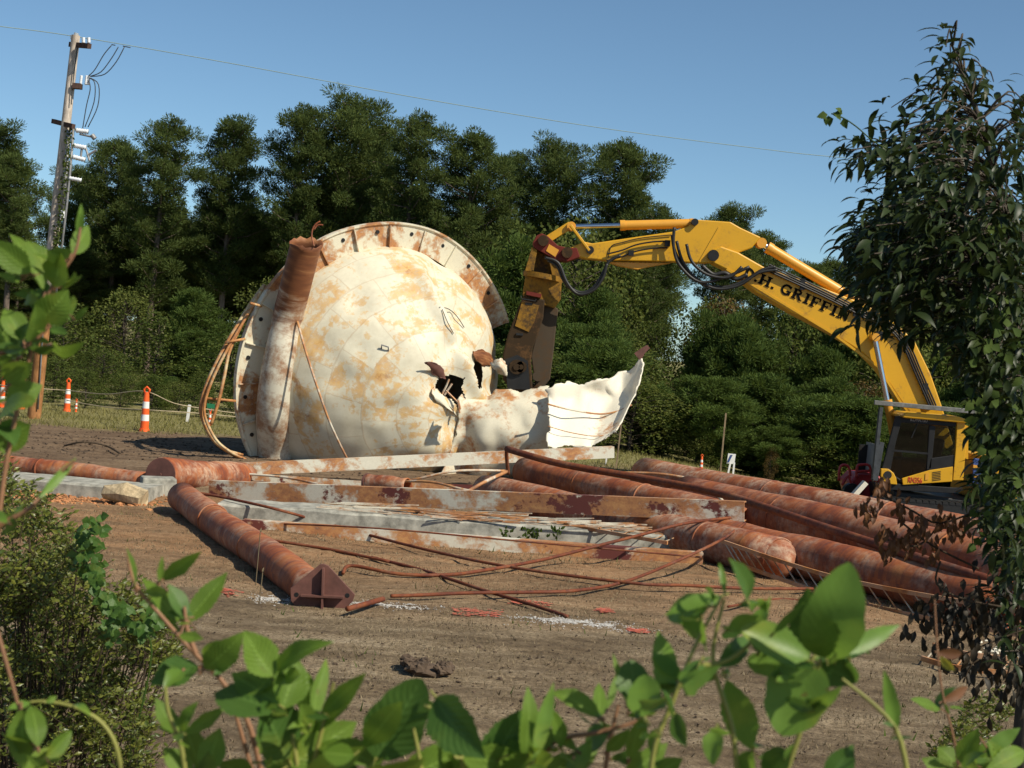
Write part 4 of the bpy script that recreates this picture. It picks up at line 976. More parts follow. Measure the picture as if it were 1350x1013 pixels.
# cab (traced at its near side)
def C9(x, y): return (1090+x/5.192, 510+y/5.192)
def cabp(name, pts, t, mat, par, Y=YC, bev=.012):
    m = MB(); m.pprism([C9(*p) for p in pts], Y, t); return m.build(name, MT[mat], par, bevel=bev)
YF = YC+.85
cab = cabp('cab', [(360, 655), (860, 690), (930, 690), (860, 730), (350, 700)], .1, 'grey', ex)
roof = MB(); roof.pprism([C9(*p) for p in [(470, 192), (500, 168), (850, 196), (905, 215), (940, 232), (890, 240), (480, 205)]], (YC+YF)/2, 1.2); roof.build('roof', MT['yellow'], cab, bevel=.03)
for Y, nm in ((YC, 'near'), (YF, 'far')):
    cabp('front_pillar', [(470, 200), (500, 200), (510, 235), (470, 380), (430, 590), (375, 560), (400, 470)], .08, 'grey', cab, Y)
    cabp('header', [(500, 205), (885, 238), (882, 275), (500, 245)], .07, 'grey', cab, Y)
    cabp('middle_pillar', [(700, 262), (742, 268), (712, 560), (680, 570)], .07, 'grey', cab, Y)
    cabp('rear_pillar', [(888, 225), (940, 232), (948, 400), (930, 640), (858, 640), (878, 420)], .12, 'yellow', cab, Y)
    cabp('lower_panel', [(708, 490), (876, 466), (860, 650), (520, 668), (430, 590), (500, 632), (690, 572)], .07, 'grey', cab, Y)
near = cabp('side_panel', [(514, 627), (700, 572), (862, 547), (857, 650), (520, 672)], .04, 'yellow', cab, YC-.06)
q = cabp('side_panel', [(368, 560), (420, 562), (455, 590), (472, 625), (478, 670), (366, 660)], .1, 'yellow', cab, YC-.06)
m = MB(); c = W(*C9(417, 605), YC-.115); m.tube([c-Vector((0, .01, 0)), c+Vector((0, .02, 0))], .09, 14); m.build('lamp_hole', MT['black'], q)
cabp('side_window', [(500, 245), (700, 262), (690, 455), (450, 436)], .012, 'glass', cab, YC, 0)
cabp('door_window', [(448, 440), (690, 460), (672, 575), (500, 632), (430, 590)], .012, 'glass', cab, YC, 0)
cabp('rear_window', [(742, 268), (880, 275), (873, 468), (712, 490)], .012, 'glass', cab, YC, 0)
cabp('side_window', [(500, 245), (700, 262), (690, 455), (450, 436)], .012, 'glass', cab, YF, 0)
m = MB(); m.bar(W(*C9(450, 436), YC-.03), W(*C9(692, 458), YC-.03), .03, .04); m.bar(W(*C9(620, 255), YC-.02), W(*C9(580, 350), YC-.02), .02, .02); m.build('window_bar', MT['grey'], cab)
m = MB(); p = W(*C9(640, 520), YC+.55); m.box(p+Vector((.05, 0, -.15)), (.55, .5, .2)); m.box(p+Vector((.32, 0, .2)), (.14, .5, .75), Matrix.Rotation(.2, 3, 'Y')); m.build('seat', MT['interior'], cab, bevel=.04)
m = MB(); p = W(*C9(520, 560), YC+.55); m.box(p, (.25, .7, .5)); m.build('console', MT['interior'], cab, bevel=.03)
m = MB(); m.box(W(*C9(560, 590), YC+.9), (1.1, .05, .7)); m.build('far_door', MT['interior'], cab)
for k in range(6):
    m = MB(); m.bar(W(*C9(722, 588+k*11), YC-.085), W(*C9(780, 580+k*11), YC-.085), .01, .014); m.build('vent_slat', MT['grey'], near)
m = MB(); m.pprism([C9(*p) for p in [(675, 595), (698, 590), (695, 635), (672, 640)]], YC-.085, .02); m.build('hatch', MT['orange'], near)
def text(s, a, b, h, Y, mat, name, par, bold=.0):
    cu = bpy.data.curves.new(name, 'FONT'); cu.body = s; cu.size = 1; cu.offset = bold; cu.extrude = .004; cu.resolution_u = 3
    tmp = bpy.data.objects.new(name, cu); col.objects.link(tmp); bpy.context.view_layer.update()
    me = bpy.data.meshes.new_from_object(tmp.evaluated_get(bpy.context.evaluated_depsgraph_get())); bpy.data.objects.remove(tmp)
    xs = [v.co.x for v in me.vertices]; ys = [v.co.y for v in me.vertices]
    A, B = W(*a, Y), W(*b, Y); d = (B-A); L = d.length; d.normalize(); up = Vector((-d.z, 0, d.x))
    if up.z < 0: up = -up
    off = wloc(par); sx = L/(max(xs)-min(xs)); sy = h/(max(ys)-min(ys)); x0 = min(xs); y0 = min(ys)
    for v in me.vertices:
        c = v.co.copy(); v.co = A+d*((c.x-x0)*sx)+up*((c.y-y0)*sy)+Vector((0, -c.z, 0))-off
    me.materials.clear(); me.materials.append(MT[mat]); o = bpy.data.objects.new(name, me); col.objects.link(o); o.parent = par; return o
text('RN356', C9(556, 656), C9(652, 662), .125, YC-.086, 'redtxt', 'fleet_number', near, .004)
text('KOMATSU', C9(572, 236), C9(688, 245), .075, YC-.045, 'lettergrey', 'maker_name', cab, .01)
# boom lettering: slab serif strokes
def glyphs():
    sw = .26; g = {}
    def S(*p): return p
    def arc(cx, cy, rx, ry, a0, a1, n=12): return [(cx+rx*math.cos(R(a0+(a1-a0)*i/n)), cy+ry*math.sin(R(a0+(a1-a0)*i/n))) for i in range(n+1)]
    thin = .13
    ser = lambda x, y, w_=.46: ([(x-w_/2, y), (x+w_/2, y)], thin)
    g['D'] = (1.0, [([(.24, 0), (.24, 1)], sw), (arc(.34, .5, .52, .44, -90, 90), .2), ([(.04, .06), (.36, .06)], thin), ([(.04, .94), (.36, .94)], thin)])
    g['H'] = (1.15, [([(.25, 0), (.25, 1)], sw), ([(.90, 0), (.90, 1)], sw), ([(.25, .5), (.9, .5)], thin), ser(.25, .06), ser(.25, .94), ser(.9, .06), ser(.9, .94)])
    g['G'] = (1.05, [(arc(.54, .5, .40, .43, 48, 330, 16), .21), ([(.84, .05), (.84, .42)], sw), ([(.58, .42), (1.02, .42)], thin), ([(.86, .68), (.86, .98)], thin)])
    g['R'] = (1.08, [([(.24, 0), (.24, 1)], sw), (arc(.42, .74, .32, .21, -90, 90), .19), ([(.24, .94), (.45, .94)], thin), ([(.24, .53), (.45, .53)], thin), ([(.5, .52), (.84, .08)], .24), ser(.24, .06), ([(.04, .94), (.3, .94)], thin), ([(.76, .06), (1.04, .06)], thin)])
    g['I'] = (.58, [([(.29, 0), (.29, 1)], sw), ser(.29, .06, .5), ser(.29, .94, .5)])
    g['F'] = (.95, [([(.24, 0), (.24, 1)], sw), ([(.04, .94), (.86, .94)], thin), ([(.83, .98), (.83, .68)], .12), ([(.24, .5), (.62, .5)], thin), ([(.62, .36), (.62, .64)], .1), ser(.24, .06)])
    g['N'] = (1.15, [([(.2, 0), (.2, 1)], .14), ([(.94, 0), (.94, 1)], .14), ([(.2, .95), (.94, .05)], .27), ser(.2, .06, .4), ser(.94, .94, .4), ([(.02, .94), (.26, .94)], thin)])
    g['.'] = (.36, [([(.18, 0), (.18, .24)], .24)]); g[' '] = (.42, [])
    return g
def lettering(s, a, b, h, Y, par):
    g = glyphs(); A, B = W(*a, Y), W(*b, Y); d = (B-A); L = d.length; d.normalize(); up = Vector((-d.z, 0, d.x))
    tot = sum(g[c][0]+.06 for c in s); k = L/tot; x = 0; n = 0
    for ch in s:
        wd, strokes = g[ch]
        if strokes:
            m = MB()
            for j, (pts, sw) in enumerate(strokes):
                Z = -.004-.0015*j
                for i in range(len(pts)-1):
                    p = Vector(pts[i]+(0,)); q = Vector(pts[i+1]+(0,)); t = (q-p).normalized(); nn = Vector((-t.y, t.x, 0))*sw/2
                    ext = t*.02 if len(pts) > 2 else t*0
                    cs = [p-ext-nn, q+ext-nn, q+ext+nn, p-ext+nn]
                    m.poly([A+d*((x+c.x)*k)+up*(c.y*h)+Vector((0, Z-.0003*i, 0)) for c in cs])
            m.build('letter', MT['ink'], par)
        x += wd+.06
lettering('D.H. GRIFFIN', (978.5, 364.5), (1118, 425), .24, YB-.315, boom)
# guards, body, tracks
m = MB(); 
for Y in (YC-.25, YF+.1): m.bar(W(*C9(325, 108), Y), W(*C9(1020, 172), Y), .08, .10)
for f in (.02, .25, .5, .75, 1): m.bar(W(*C9(330+f*690, 108+f*64), YC-.2), W(*C9(330+f*690, 108+f*64), YF+.05), .06, .06)
m.build('roof_guard', MT['guard'], cab, bevel=.01)
m = MB()
for k in range(6):
    Y = YC-.2+k*.25; m.bar(W(*C9(370, 140), Y), W(*C9(318, 640), Y), .07 if 0 < k < 5 else .15, .07)
for f in (.05, .3, .6, .95): m.bar(W(*C9(370-52*f, 140+500*f), YC-.2), W(*C9(370-52*f, 140+500*f), YF+.05), .05, .05)
m.bar(W(*C9(375, 380), YC-.2), W(*C9(330, 640), YC-.2), .12, .1); m.build('front_guard', MT['guarddark'], cab)
m = MB(); m.pprism([(1160, 640), (1350, 665), (1352, 690), (1162, 668)], 35.2, 2.6); m.build('turntable_deck', MT['black'], ex, bevel=.03)
m = MB(); m.pprism([(1274, 596), (1400, 612), (1398, 668), (1272, 654)], 34.9, 2.4); m.build('engine_housing', MT['yellow'], ex, bevel=.05)
m = MB(); m.pprism([(1283, 604), (1305, 607), (1304, 640), (1282, 637)], 33.68, .05); m.build('side_door', MT['blue'], ex, bevel=.01)
m = MB(); m.pprism([(1283, 613), (1305, 616), (1305, 620), (1283, 617)], 33.64, .03); m.pprism([(1280, 626), (1308, 629), (1308, 632), (1280, 629)], 33.64, .03); m.build('door_trim', MT['orange'], ex)
m = MB(); m.pprism([(1398, 600), (1440, 606), (1445, 690), (1398, 684)], 35.0, 2.7); m.build('counterweight', MT['yellow'], ex, bevel=.12)
m = MB(); m.pprism([(1271, 560), (1276, 562), (1276, 606), (1271, 604)], 33.9, .06); m.build('handrail_post', MT['yellow'], ex)
for Y in (33.65, 36.8):
    pts = []
    a0, a1 = W(1165, 640, Y), W(1405, 662, Y); xa, xb = a0.x, a1.x; zc = -.30; r_ = .42
    for i in range(13): t = math.pi/2+math.pi*i/12; pts.append((xa+r_*math.cos(t), zc+r_*math.sin(t)))
    for i in range(13): t = -math.pi/2+math.pi*i/12; pts.append((xb+r_*math.cos(t), zc+r_*math.sin(t)))
    m = MB(); m.prism(pts, Y-.32, Y+.32); tr = m.build('track', MT['black'], ex)
    m = MB(); n = 74
    Lp = [Vector((x, Y, z)) for x, z in pts]+[Vector((pts[0][0], Y, pts[0][1]))]; cum = [0]
    for i in range(1, len(Lp)): cum.append(cum[-1]+(Lp[i]-Lp[i-1]).length)
    for k in range(n):
        t = cum[-1]*k/n; i = max(q for q in range(len(cum)-1) if cum[q] <= t); e = (Lp[i+1]-Lp[i]).normalized(); c = Lp[i]+e*(t-cum[i]); m.bar(c-e*.06, c+e*.06, .66, .06, (e.z, 0, -e.x))
    m.build('track_shoes', MT['black'], tr)
    for i in range(7): 
        m = MB(); c = Vector((xa+(xb-xa)*i/6, Y-.32, zc-(.12 if 0 < i < 6 else 0))); m.tube([c-Vector((0, .03, 0)), c], .14 if 0 < i < 6 else .3, 14); m.build('roller' if 0 < i < 6 else 'sprocket', MT['shear'], tr)

# ------------------------------------------------------------ red machine behind the excavator
rm = empty('skid_loader', G(1130, 655), 'small red machine with wire cages and a grey cab, behind the excavator', 'loader'); Y = 36.9
m = MB(); m.pprism([(1112, 634), (1124, 622), (1150, 624), (1172, 640), (1170, 664), (1118, 656)], Y, 1.2); m.build('body', MT['red'], rm, bevel=.05)
m = MB()
for pts in ([(1106, 634), (1107, 618), (1112, 613), (1119, 616), (1121, 628)], [(1129, 630), (1130, 616), (1134, 613), (1146, 614), (1148, 628)], [(1110, 640), (1118, 628), (1124, 642), (1132, 660)], [(1128, 622), (1146, 621)]):
    m.tube(bez([W(x, y, Y-.7) for x, y in pts], 4), .035, 6)
m.build('cage_rail', MT['red'], rm, True)
m = MB(); m.pprism([(1133, 586), (1154, 587), (1148, 622), (1130, 620)], Y, .05); m.build('mesh_guard', MT['black'], rm)
m = MB(); m.pprism([(1148, 584), (1156, 586), (1150, 624), (1144, 622)], Y-.3, .9); m.build('cab', MT['steel'], rm)
for x in (1122, 1162):
    m = MB(); c = W(x, 648, Y-.7); m.tube([c-Vector((0, .12, 0)), c+Vector((0, .12, 0))], .2, 16); m.build('wheel', MT['black'], rm, 'auto')
m = MB(); m.bar(W(1122, 657, 33.0), W(1141, 636, 33.0), .1, .22, (0, 1, 0)); tag(m.build('steel_plate', MT['sheet'], origin=W(1131, 647, 33.0)), 'pale plate leaning on the front of the excavator track', 'plate')
m = MB(); m.bar(W(1072, 656, 31.0), W(1142, 668, 30.5), .6, .05); tag(m.build('steel_plate', MT['sheet'], origin=W(1107, 662, 30.8)), 'white flat plate lying behind the back pipe', 'plate')

# ------------------------------------------------------------ utility pole
pb, ptop = G(44, 552), W(100, 47, 40.0)
up_ = empty('utility_pole', pb, 'leaning weathered wooden utility pole with insulators and cutouts', 'utility pole')
Yp_ = pb.y; 
def PW(x, y, dy=0): return W(x, y, Yp_+dy)
ptop = PW(100, 47)
m = MB(); m.tube([pb-Vector((0, 0, .3)), pb.lerp(ptop, .3), pb.lerp(ptop, .7), ptop], [.17, .155, .125, .11], 14); m.build('shaft', MT['pole'], up_, 'auto')
m = MB(); m.tube([pb-Vector((0, 0, .3)), pb.lerp(ptop, .27)], [.178, .166], 14); m.build('lower_shaft_lit', MT['pole_lit'], up_, 'auto')  # shell added over the shaft to colour its lit orange-brown lower part
m = MB(); m.bar(PW(93, 59, .25), PW(118, 61, -.5), .11, .13); m.build('crossarm', MT['armwood'], up_)
m = MB(); m.bar(PW(70, 160, .4), PW(97, 167, -.4), .1, .12); m.build('crossarm', MT['armwood'], up_)
m = MB(); m.box(PW(102, 114, -.1), (.22, .2, .14)); m.build('cutout_mount', MT['armwood'], up_)
def ins(a, b, r=.055, dy=0, nm='insulator', mat='porcelain'):
    A, B = PW(*a, dy), PW(*b, dy); m = MB(); N = 9; m.tube([A.lerp(B, i/N) for i in range(N+1)], [r*(1 if i % 2 else .72) for i in range(N+1)], 10); m.build(nm, MT[mat], up_, True)
ins((110, 57), (110, 50), .05, -.3); ins((117, 57), (117, 50), .05, -.5); ins((95, 52), (95, 47), .05, .2); ins((100, 47), (101, 44), .07)
for x in (106, 113, 116): ins((x, 112), (x+1.5, 100), .04, -.1)
ins((100, 172), (116, 174), .07, -.2); ins((97, 192), (113, 195), .07, -.2); ins((96, 207), (112, 211), .07, -.2); ins((91, 235), (107, 238), .06, -.2); ins((121, 178), (125, 183), .07, -.2, 'fuse_cap', 'steel')
ins((82, 288), (83, 278), .08, -.2)
m = MB(); m.tube([PW(97, 167, -.2), PW(92, 230, -.2), PW(88, 270, -.2), PW(70, 420, -.2)], .035, 6); m.tube([PW(91, 172, -.2), PW(86, 235, -.2), PW(82, 280, -.2)], .06, 6); m.tube([PW(60, 385, -.18), PW(50, 540, -.18)], .02, 6); m.build('conduit', MT['steel'], up_, True)
for a, b in (((105, 177), (123, 181)), ((113, 195), (118, 212)), ((108, 195), (106, 211)), ((116, 205), (127, 198))):
    m = MB(); m.tube([PW(*a, -.2), PW(*b, -.2)], .03, 6); m.build('bracket', MT['steel'], up_)
m = MB()
for pts in ([(147, 60), (137, 72), (125, 92), (117, 100)], [(156, 62), (147, 77), (133, 95), (118, 101)], [(164, 62), (153, 82), (138, 98), (120, 101)], [(117, 106), (119, 118), (114, 140), (109, 170)], [(118, 103), (125, 110), (124, 135), (112, 168)], [(119, 103), (130, 112), (129, 140), (116, 168)], [(102, 62), (99, 85), (95, 120), (94, 138)], [(147, 59), (152, 60)], [(162, 61), (172, 63)]):
    m.tube(bez([PW(x, y, -.15) for x, y in pts], 4), .014, 5)
m.build('jumper_wire', MT['darkwire'], up_, True)
P = [W(-120, 20, 38), W(0, 35, 39.3), W(100, 48.5, 40.3), W(300, 83, 42), W(560, 131, 44), W(800, 170, 46), W(1000, 196, 48), W(1110, 208, 49), W(1400, 232, 52)]
m = MB(); m.tube(bez(P, 8), .011, 5); tag(m.build('power_line', MT['wire'], origin=P[2]), 'thin greenish power line crossing the sky from the pole', 'power line')
vine = MB()
for _ in range(420):
    y = U(168, 330); c = PW(93-(y-168)*.115+random.gauss(0, 2.2), y, -.25+U(-.1, .1)); d = Vector((U(-1, 1), U(-1, 1), U(-1, .4))).normalized(); vine.leaf(c, c+d*U(.06, .12), .06, Vector((U(-1, 1), -1, U(-1, 1))), 2)
tag(vine.build('climbing_vine', MT['broad'], origin=PW(88, 250)), 'leafy vine climbing the conduit beside the utility pole', 'vine')

# ------------------------------------------------------------ cones, ropes, stakes
def cone(x, yt, yb, lab, tilt=0):
    b = G(x, yb); H = (yb-yt)*b.y/FPX; r = empty('traffic_cone', b, lab, 'traffic cone', 'orange channelizer cones'); s = H/1.1
    L = lambda z: b+Vector((z*tilt*H, 0, z*H))
    def ring(z0, z1, r0, r1, nm, mat): m = MB(); m.tube([L(z0), L(z1)], [r0*s*.70, r1*s*.70], 14); m.build(nm, MT[mat], r, 'auto')
    ring(-.02, .06, .20, .18, 'base', 'cone'); ring(.06, .24, .15, .145, 'body', 'cone'); ring(.24, .38, .145, .135, 'band', 'white'); ring(.38, .52, .135, .125, 'body', 'cone'); ring(.52, .67, .125, .11, 'band', 'white'); ring(.67, .88, .11, .085, 'body', 'cone')
    m = MB(); m.tube([L(.86)+Vector((-.05*s, 0, 0)), L(.94)+Vector((-.07*s, 0, 0)), L(1.0), L(.94)+Vector((.07*s, 0, 0)), L(.86)+Vector((.05*s, 0, 0))], .028*s, 6); m.build('handle', MT['cone'], r, True)
cone(2, 497, 538, 'cone at the far left edge of the photo'); cone(28, 496, 540, 'cone just left of the utility pole base'); cone(88, 499, 542, 'cone just right of the utility pole, tied to the rope')
cone(100, 526, 543, 'small far cone beside the pole cone'); cone(190, 510, 569, 'nearest and tallest cone, between the pole and the tank'); cone(276, 540, 562, 'small cone seen through the bent handrail'); cone(924, 599, 621, 'lone far cone at the wood edge right of the tank')
def rope(pts, label):
    P = bez([W(*p) for p in pts], 5); m = MB(); m.tube(P, .013, 5); tag(m.build('rope', MT['rope'], None, True, origin=P[len(P)//2]), label, 'rope')
rope([(-20, 505, 43), (28, 511, 42.5), (88, 515, 43), (140, 520, 41), (190, 516, 38.6), (230, 532, 39), (275, 540, 40), (312, 545, 40.5)], 'upper slack rope strung from cone to cone')
rope([(88, 528, 43), (140, 537, 42), (200, 541, 40.5), (260, 545, 41), (312, 550, 41.5)], 'lower slack rope strung behind the nearest cone')
def stake(a, b, w_, label, mat='wood', nm='wooden_stake', cat='stake', g=None):
    B = G(*b); A = W(a[0], a[1], B.y); m = MB(); m.bar(B-Vector((0, 0, .2)), A, w_, w_*.7); return tag(m.build(nm, MT[mat], origin=B), label, cat, g)
stake((820, 552), (812, 615), .05, 'thin stake standing right of the torn white sheet'); stake((957, 545), (949, 626), .06, 'stake beside the striped barricade at the wood edge')
stake((1089, 549), (1081, 645), .06, 'tall bare stake left of the red machine'); stake((952, 515), (940, 560), .03, 'thin pale dead sapling leaning at the wood edge', nm='dead_sapling', cat='sapling')
stake((250, 534), (246, 556), .10, 'short white post left of the bent handrail', 'white', 'white_post', 'post'); stake((800, 596), (799, 612), .06, 'tiny white post under the right end of the upper beam', 'white', 'white_post', 'post')
b = G(277, 556); s_ = empty('road_sign', b, 'small green sign seen through the bent handrail', 'sign'); m = MB(); m.bar(b, W(277, 536, b.y), .04, .04); m.build('post', MT['steel'], s_); m = MB(); m.pprism([(273, 532), (283, 533), (283, 539), (273, 538)], b.y-.03, .02); m.build('panel', MT['green'], s_)
b = G(966, 628); s_ = empty('barricade', b, 'small pale striped barricade at the wood edge', 'barricade'); m = MB(); m.pprism([(960, 598), (970, 599), (968, 612), (958, 611)], b.y, .04); m.build('panel', MT['white'], s_); m = MB(); m.bar(W(959, 628, b.y), W(963, 610, b.y), .05, .05); m.bar(W(966, 629, b.y), W(968, 610, b.y), .05, .05); m.build('leg', MT['white'], s_)
m = MB(); m.pprism([(963, 600), (966, 600), (961, 610), (959, 609)], b.y-.03, .01); m.build('stripe', MT['blue'], s_)
m = MB(); q = G(140, 592); m.tube(bez([G(85, 588, .08), G(110, 583, .22), G(140, 588, .1), G(158, 598, .03)], 4), .02, 5); tag(m.build('dead_branch', MT['twig'], origin=q), 'dead branch lying on the churned dirt left of the tank', 'branch')

# ------------------------------------------------------------ near leafy tree at the right
def near_tree():
    K = .66; tx = W(1385, 600, 9.3*K); base = Vector((tx.x, 9.3*K, gz(tx.x, 9.3*K)))
    root = empty('leafy_tree', base, 'near dark glossy leaved tree filling the right edge of the photo', 'tree')
    tr = MB(); lf = MB(); top = W(1300, 90, 9.3*K)
    trunk = bez([base-Vector((0, 0, .2)), W(1372, 640, 9.3*K), W(1345, 400, 9.3*K), W(1310, 220, 9.3*K), W(1256, 60, 9.3*K)], 6)
    tr.tube(trunk, [.055*(1-i/(len(trunk)-1))+.0025 for i in range(len(trunk))], 8, False)
    poly = [(1360, 150), (1338, 150), (1328, 200), (1312, 225), (1298, 180), (1275, 170), (1264, 120), (1254, 70), (1244, 110), (1240, 160), (1205, 190), (1150, 200), (1160, 222), (1190, 250), (1160, 272), (1128, 318), (1140, 345), (1150, 392), (1185, 422), (1235, 428), (1294, 500), (1298, 560), (1308, 620), (1285, 660), (1312, 700), (1325, 740), (1360, 765)]
    tips = [(1253, 48), (1247, 62), (1262, 66), (1300, 98), (1310, 108), (1222, 112), (1230, 128), (1345, 140), (1340, 165), (1115, 200), (1122, 210), (1135, 205), (1150, 195), (1160, 175), (1175, 142), (1185, 158), (1198, 170), (1120, 315), (1128, 308), (1150, 285), (1150, 268), (1133, 330), (1150, 404), (1165, 415), (1185, 434), (1130, 418), (1196, 440), (1256, 90), (1250, 120), (1262, 140), (1270, 160), (1236, 140), (1225, 128), (1218, 118), (1282, 140), (1295, 118), (1165, 210), (1142, 215), (1160, 235), (1128, 205), (1150, 190), (1175, 190), (1130, 325), (1122, 320), (1140, 300), (1160, 268), (1148, 276), (1130, 345), (1140, 370), (1150, 385), (1160, 410), (1175, 425), (1140, 340), (1200, 436), (1215, 438), (1350, 135), (1338, 175)]
    cl = [(x, y, U(8.7, 9.6)*K) for x, y in tips]
    while len(cl) < 960:
        x, y = U(1105, 1360), U(55, 825)
        if inpoly(x, y, poly) and random.random() < (.4 if y < 270 else .75 if y < 420 else 1): cl.append((x, y, U(7.9, 10.6)*K))
    for (x, y) in [(U(1240, 1355), U(770, 880)) for _ in range(42)]:
        if x > 1300+(abs(y-800))*.3: cl.append((x, y, U(8.6, 9.8)*K))
    for (x, y, Y) in cl:
        c = W(x, y, Y)
        k = min(range(len(trunk)), key=lambda i: (trunk[i]-c).length+(.0 if trunk[i].z < c.z+.1 else .8)); t0 = trunk[k]
        if random.random() < .42 or y < 200 or x < 1180: tr.tube(bez([t0, t0.lerp(c, .5)+Vector((0, U(-.07, .07), .07)), c], 3), [.006, .005, .0045, .004, .003, .0025, .002], 4, False)
        out = Vector((c.x-t0.x, c.y-t0.y, .15)); out = out.normalized() if out.length > .01 else Vector((-1, 0, 0))
        for _ in range(random.randint(6, 9)):
            q = c+Vector((U(-1, 1), U(-1, 1), U(-1, 1)))*.055
            d = (out*.55+Vector((U(-1, 1), U(-1, 1), U(-1.3, .35)))*.9).normalized()
            if d.z > .3: d.z *= .3
            L = U(.062, .105); d.z -= .25; d.normalize(); n_ = Vector((U(-.6, .6), U(-.6, .6), 1)); tip = q+d*L
            lf.leaf(q, tip, L*U(.24, .33), n_, 5, .3, U(.06, .18))
    tr.build('trunk', MT['bark2'], root, True); lf.build('crown', MT['cherry'], root, True)
    # yellow-green creeper leaves in the crown
    v = MB(); v.tube(bez([W(x, y, 8.4*K) for x, y in ((1096, 150), (1112, 156), (1130, 168), (1160, 192), (1215, 215))], 4), .0025, 4)
    for _ in range(120):
        x, y = U(1275, 1355), U(380, 720); c = W(x, y, U(7.7, 8.4)*K); d = Vector((U(-1, 1), U(-.6, .6), U(-1, .6))).normalized(); v.leaf(c, c+d*U(.03, .052), .034, Vector((U(-1, 1), -1, U(-.2, 1))), 3, .2, .08, 2)
    for pts in ([(1350, 330), (1310, 300), (1262, 250)], [(1190, 300), (1196, 330), (1210, 345), (1240, 342)], [(1110, 157), (1097, 150)]):
        for i in range(8):
            p = pts[random.randrange(len(pts))]; c = W(p[0]+U(-8, 8), p[1]+U(-8, 8), 8.4*K); d = Vector((U(-1, 1), U(-.6, .6), U(-1, .3))).normalized(); v.leaf(c, c+d*.042, .032, Vector((U(-1, 1), -1, U(-.2, 1))), 3, .2, .08, 2)
    o = v.build('creeper', MT['young'], root, True); o['label'] = 'lighter green creeper leaves in the dark crown'
    # withered branch with brown leaves
    b = MB(); bl = MB()
    for pts in ([(1300, 668), (1240, 690), (1200, 672), (1160, 650), (1150, 632)], [(1240, 690), (1210, 720), (1170, 712)], [(1290, 750), (1230, 720), (1190, 690)], [(1320, 800), (1270, 790), (1235, 770), (1240, 740)]):
        b.tube(bez([W(x, y, 8.4*K) for x, y in pts], 4), .004, 5)
    for _ in range(230):
        x, y = random.choice([(1160, 640), (1143, 672), (1190, 665), (1215, 690), (1240, 680), (1255, 700), (1170, 700), (1200, 710), (1172, 722), (1186, 712), (1232, 720), (1265, 690)]); c = W(x+random.gauss(0, 6), y+random.gauss(0, 8), 8.4*K+U(-.15, .15))
        d = Vector((U(-.5, .5), U(-.5, .5), -1)).normalized(); bl.leaf(c, c+d*U(.028, .05), .019, Vector((U(-1, 1), -1, 0)), 3, .5, .15)
    o = b.build('dead_twig', MT['twig'], root, True); o = bl.build('withered_leaves', MT['brown'], root, True)
    b = MB(); bl = MB()
    for pts in ([(1350, 780), (1290, 800), (1230, 800)], [(1350, 830), (1300, 850), (1255, 870)], [(1345, 760), (1340, 840), (1325, 900)], [(1350, 880), (1290, 870), (1270, 900)]): b.tube(bez([W(x, y, 9.0*K) for x, y in pts], 4), .0035, 5)
    for _ in range(340):
        f = random.choice([(1250, 800), (1228, 812), (1262, 835), (1345, 800), (1335, 780), (1275, 815), (1310, 770), (1290, 785), (1340, 905), (1290, 800), (1240, 805), (1270, 860), (1300, 850), (1330, 840), (1325, 890), (1290, 880), (1315, 820), (1345, 870)]); c = W(f[0]+random.gauss(0, 19), f[1]+random.gauss(0, 17), 9.0*K+U(-.15, .15))
        d = Vector((U(-.5, .5), U(-.5, .5), -1)).normalized(); bl.leaf(c, c+d*U(.04, .07), .026, Vector((U(-1, 1), -1, 0)), 3, .4, .12)
    b.build('dead_twig', MT['twig'], root, True); bl.build('hanging_leaves', MT['darkleaf'], root, True)
near_tree()
# ------------------------------------------------------------ shrubs at the left
def shrub(name, poly, Y0, Y1, n, leafL, mat, label, base_px, per=9):
    bp = W(*base_px, (Y0+Y1)/2); base = Vector((bp.x, bp.y, gz(bp.x, bp.y))); root = empty(name, base, label, 'shrub'); st = MB(); lf = MB(); k = 0
    xs = [p[0] for p in poly]; ys = [p[1] for p in poly]
    cen = []
    while len(cen) < max(12, n//13):
        q = (U(min(xs), max(xs)), U(min(ys), max(ys)), U(Y0, Y1))
        if inpoly(q[0], q[1], poly): cen.append(q)
    while k < n:
        q = random.choice(cen); x, y = q[0]+random.gauss(0, 11), q[1]+random.gauss(0, 11)
        if not inpoly(x, y, poly): continue
        k += 1; c = W(x, y, q[2]+random.gauss(0, .09)); d = Vector((U(-.9, .9), U(-.9, .6), U(.2, 1))).normalized(); L = U(.06, .16)
        if k % 16 == 0:
            p0 = Vector((base.x+(c.x-base.x)*.3, base.y+(c.y-base.y)*.5, base.z)); st.tube(bez([p0, p0.lerp(c, .6)+Vector((U(-.05, .05), 0, .05)), c], 3), .004, 4, False)
        st.tube([c-d*L*.3, c+d*L],   .0014, 4, False)
        for j in range(per):
            q = c+d*(L*j/per); a = j*2.4+U(-.4, .4); e = Vector((math.cos(a), math.sin(a), U(.1, .9))).normalized(); l = leafL*U(.6, 1.2)
            lf.leaf(q, q+e*l, l*U(.36, .5), Vector((U(-1, 1), U(-1.4, .3), U(-.2, 1))), 2, .25, .06)
    st.build('stems', MT['twig'], root, True); lf.build('foliage', MT[mat], root); return root
shrub('shrub', [(-20, 612), (8, 610), (20, 640), (60, 660), (70, 690), (92, 700), (112, 740), (130, 790), (205, 790), (240, 850), (225, 900), (205, 960), (200, 1030), (-20, 1030)], 6.2, 7.4, 2100, .036, 'shrub', 'bushy shrub with tiny olive leaves at the lower left', (60, 1000))
v = MB()
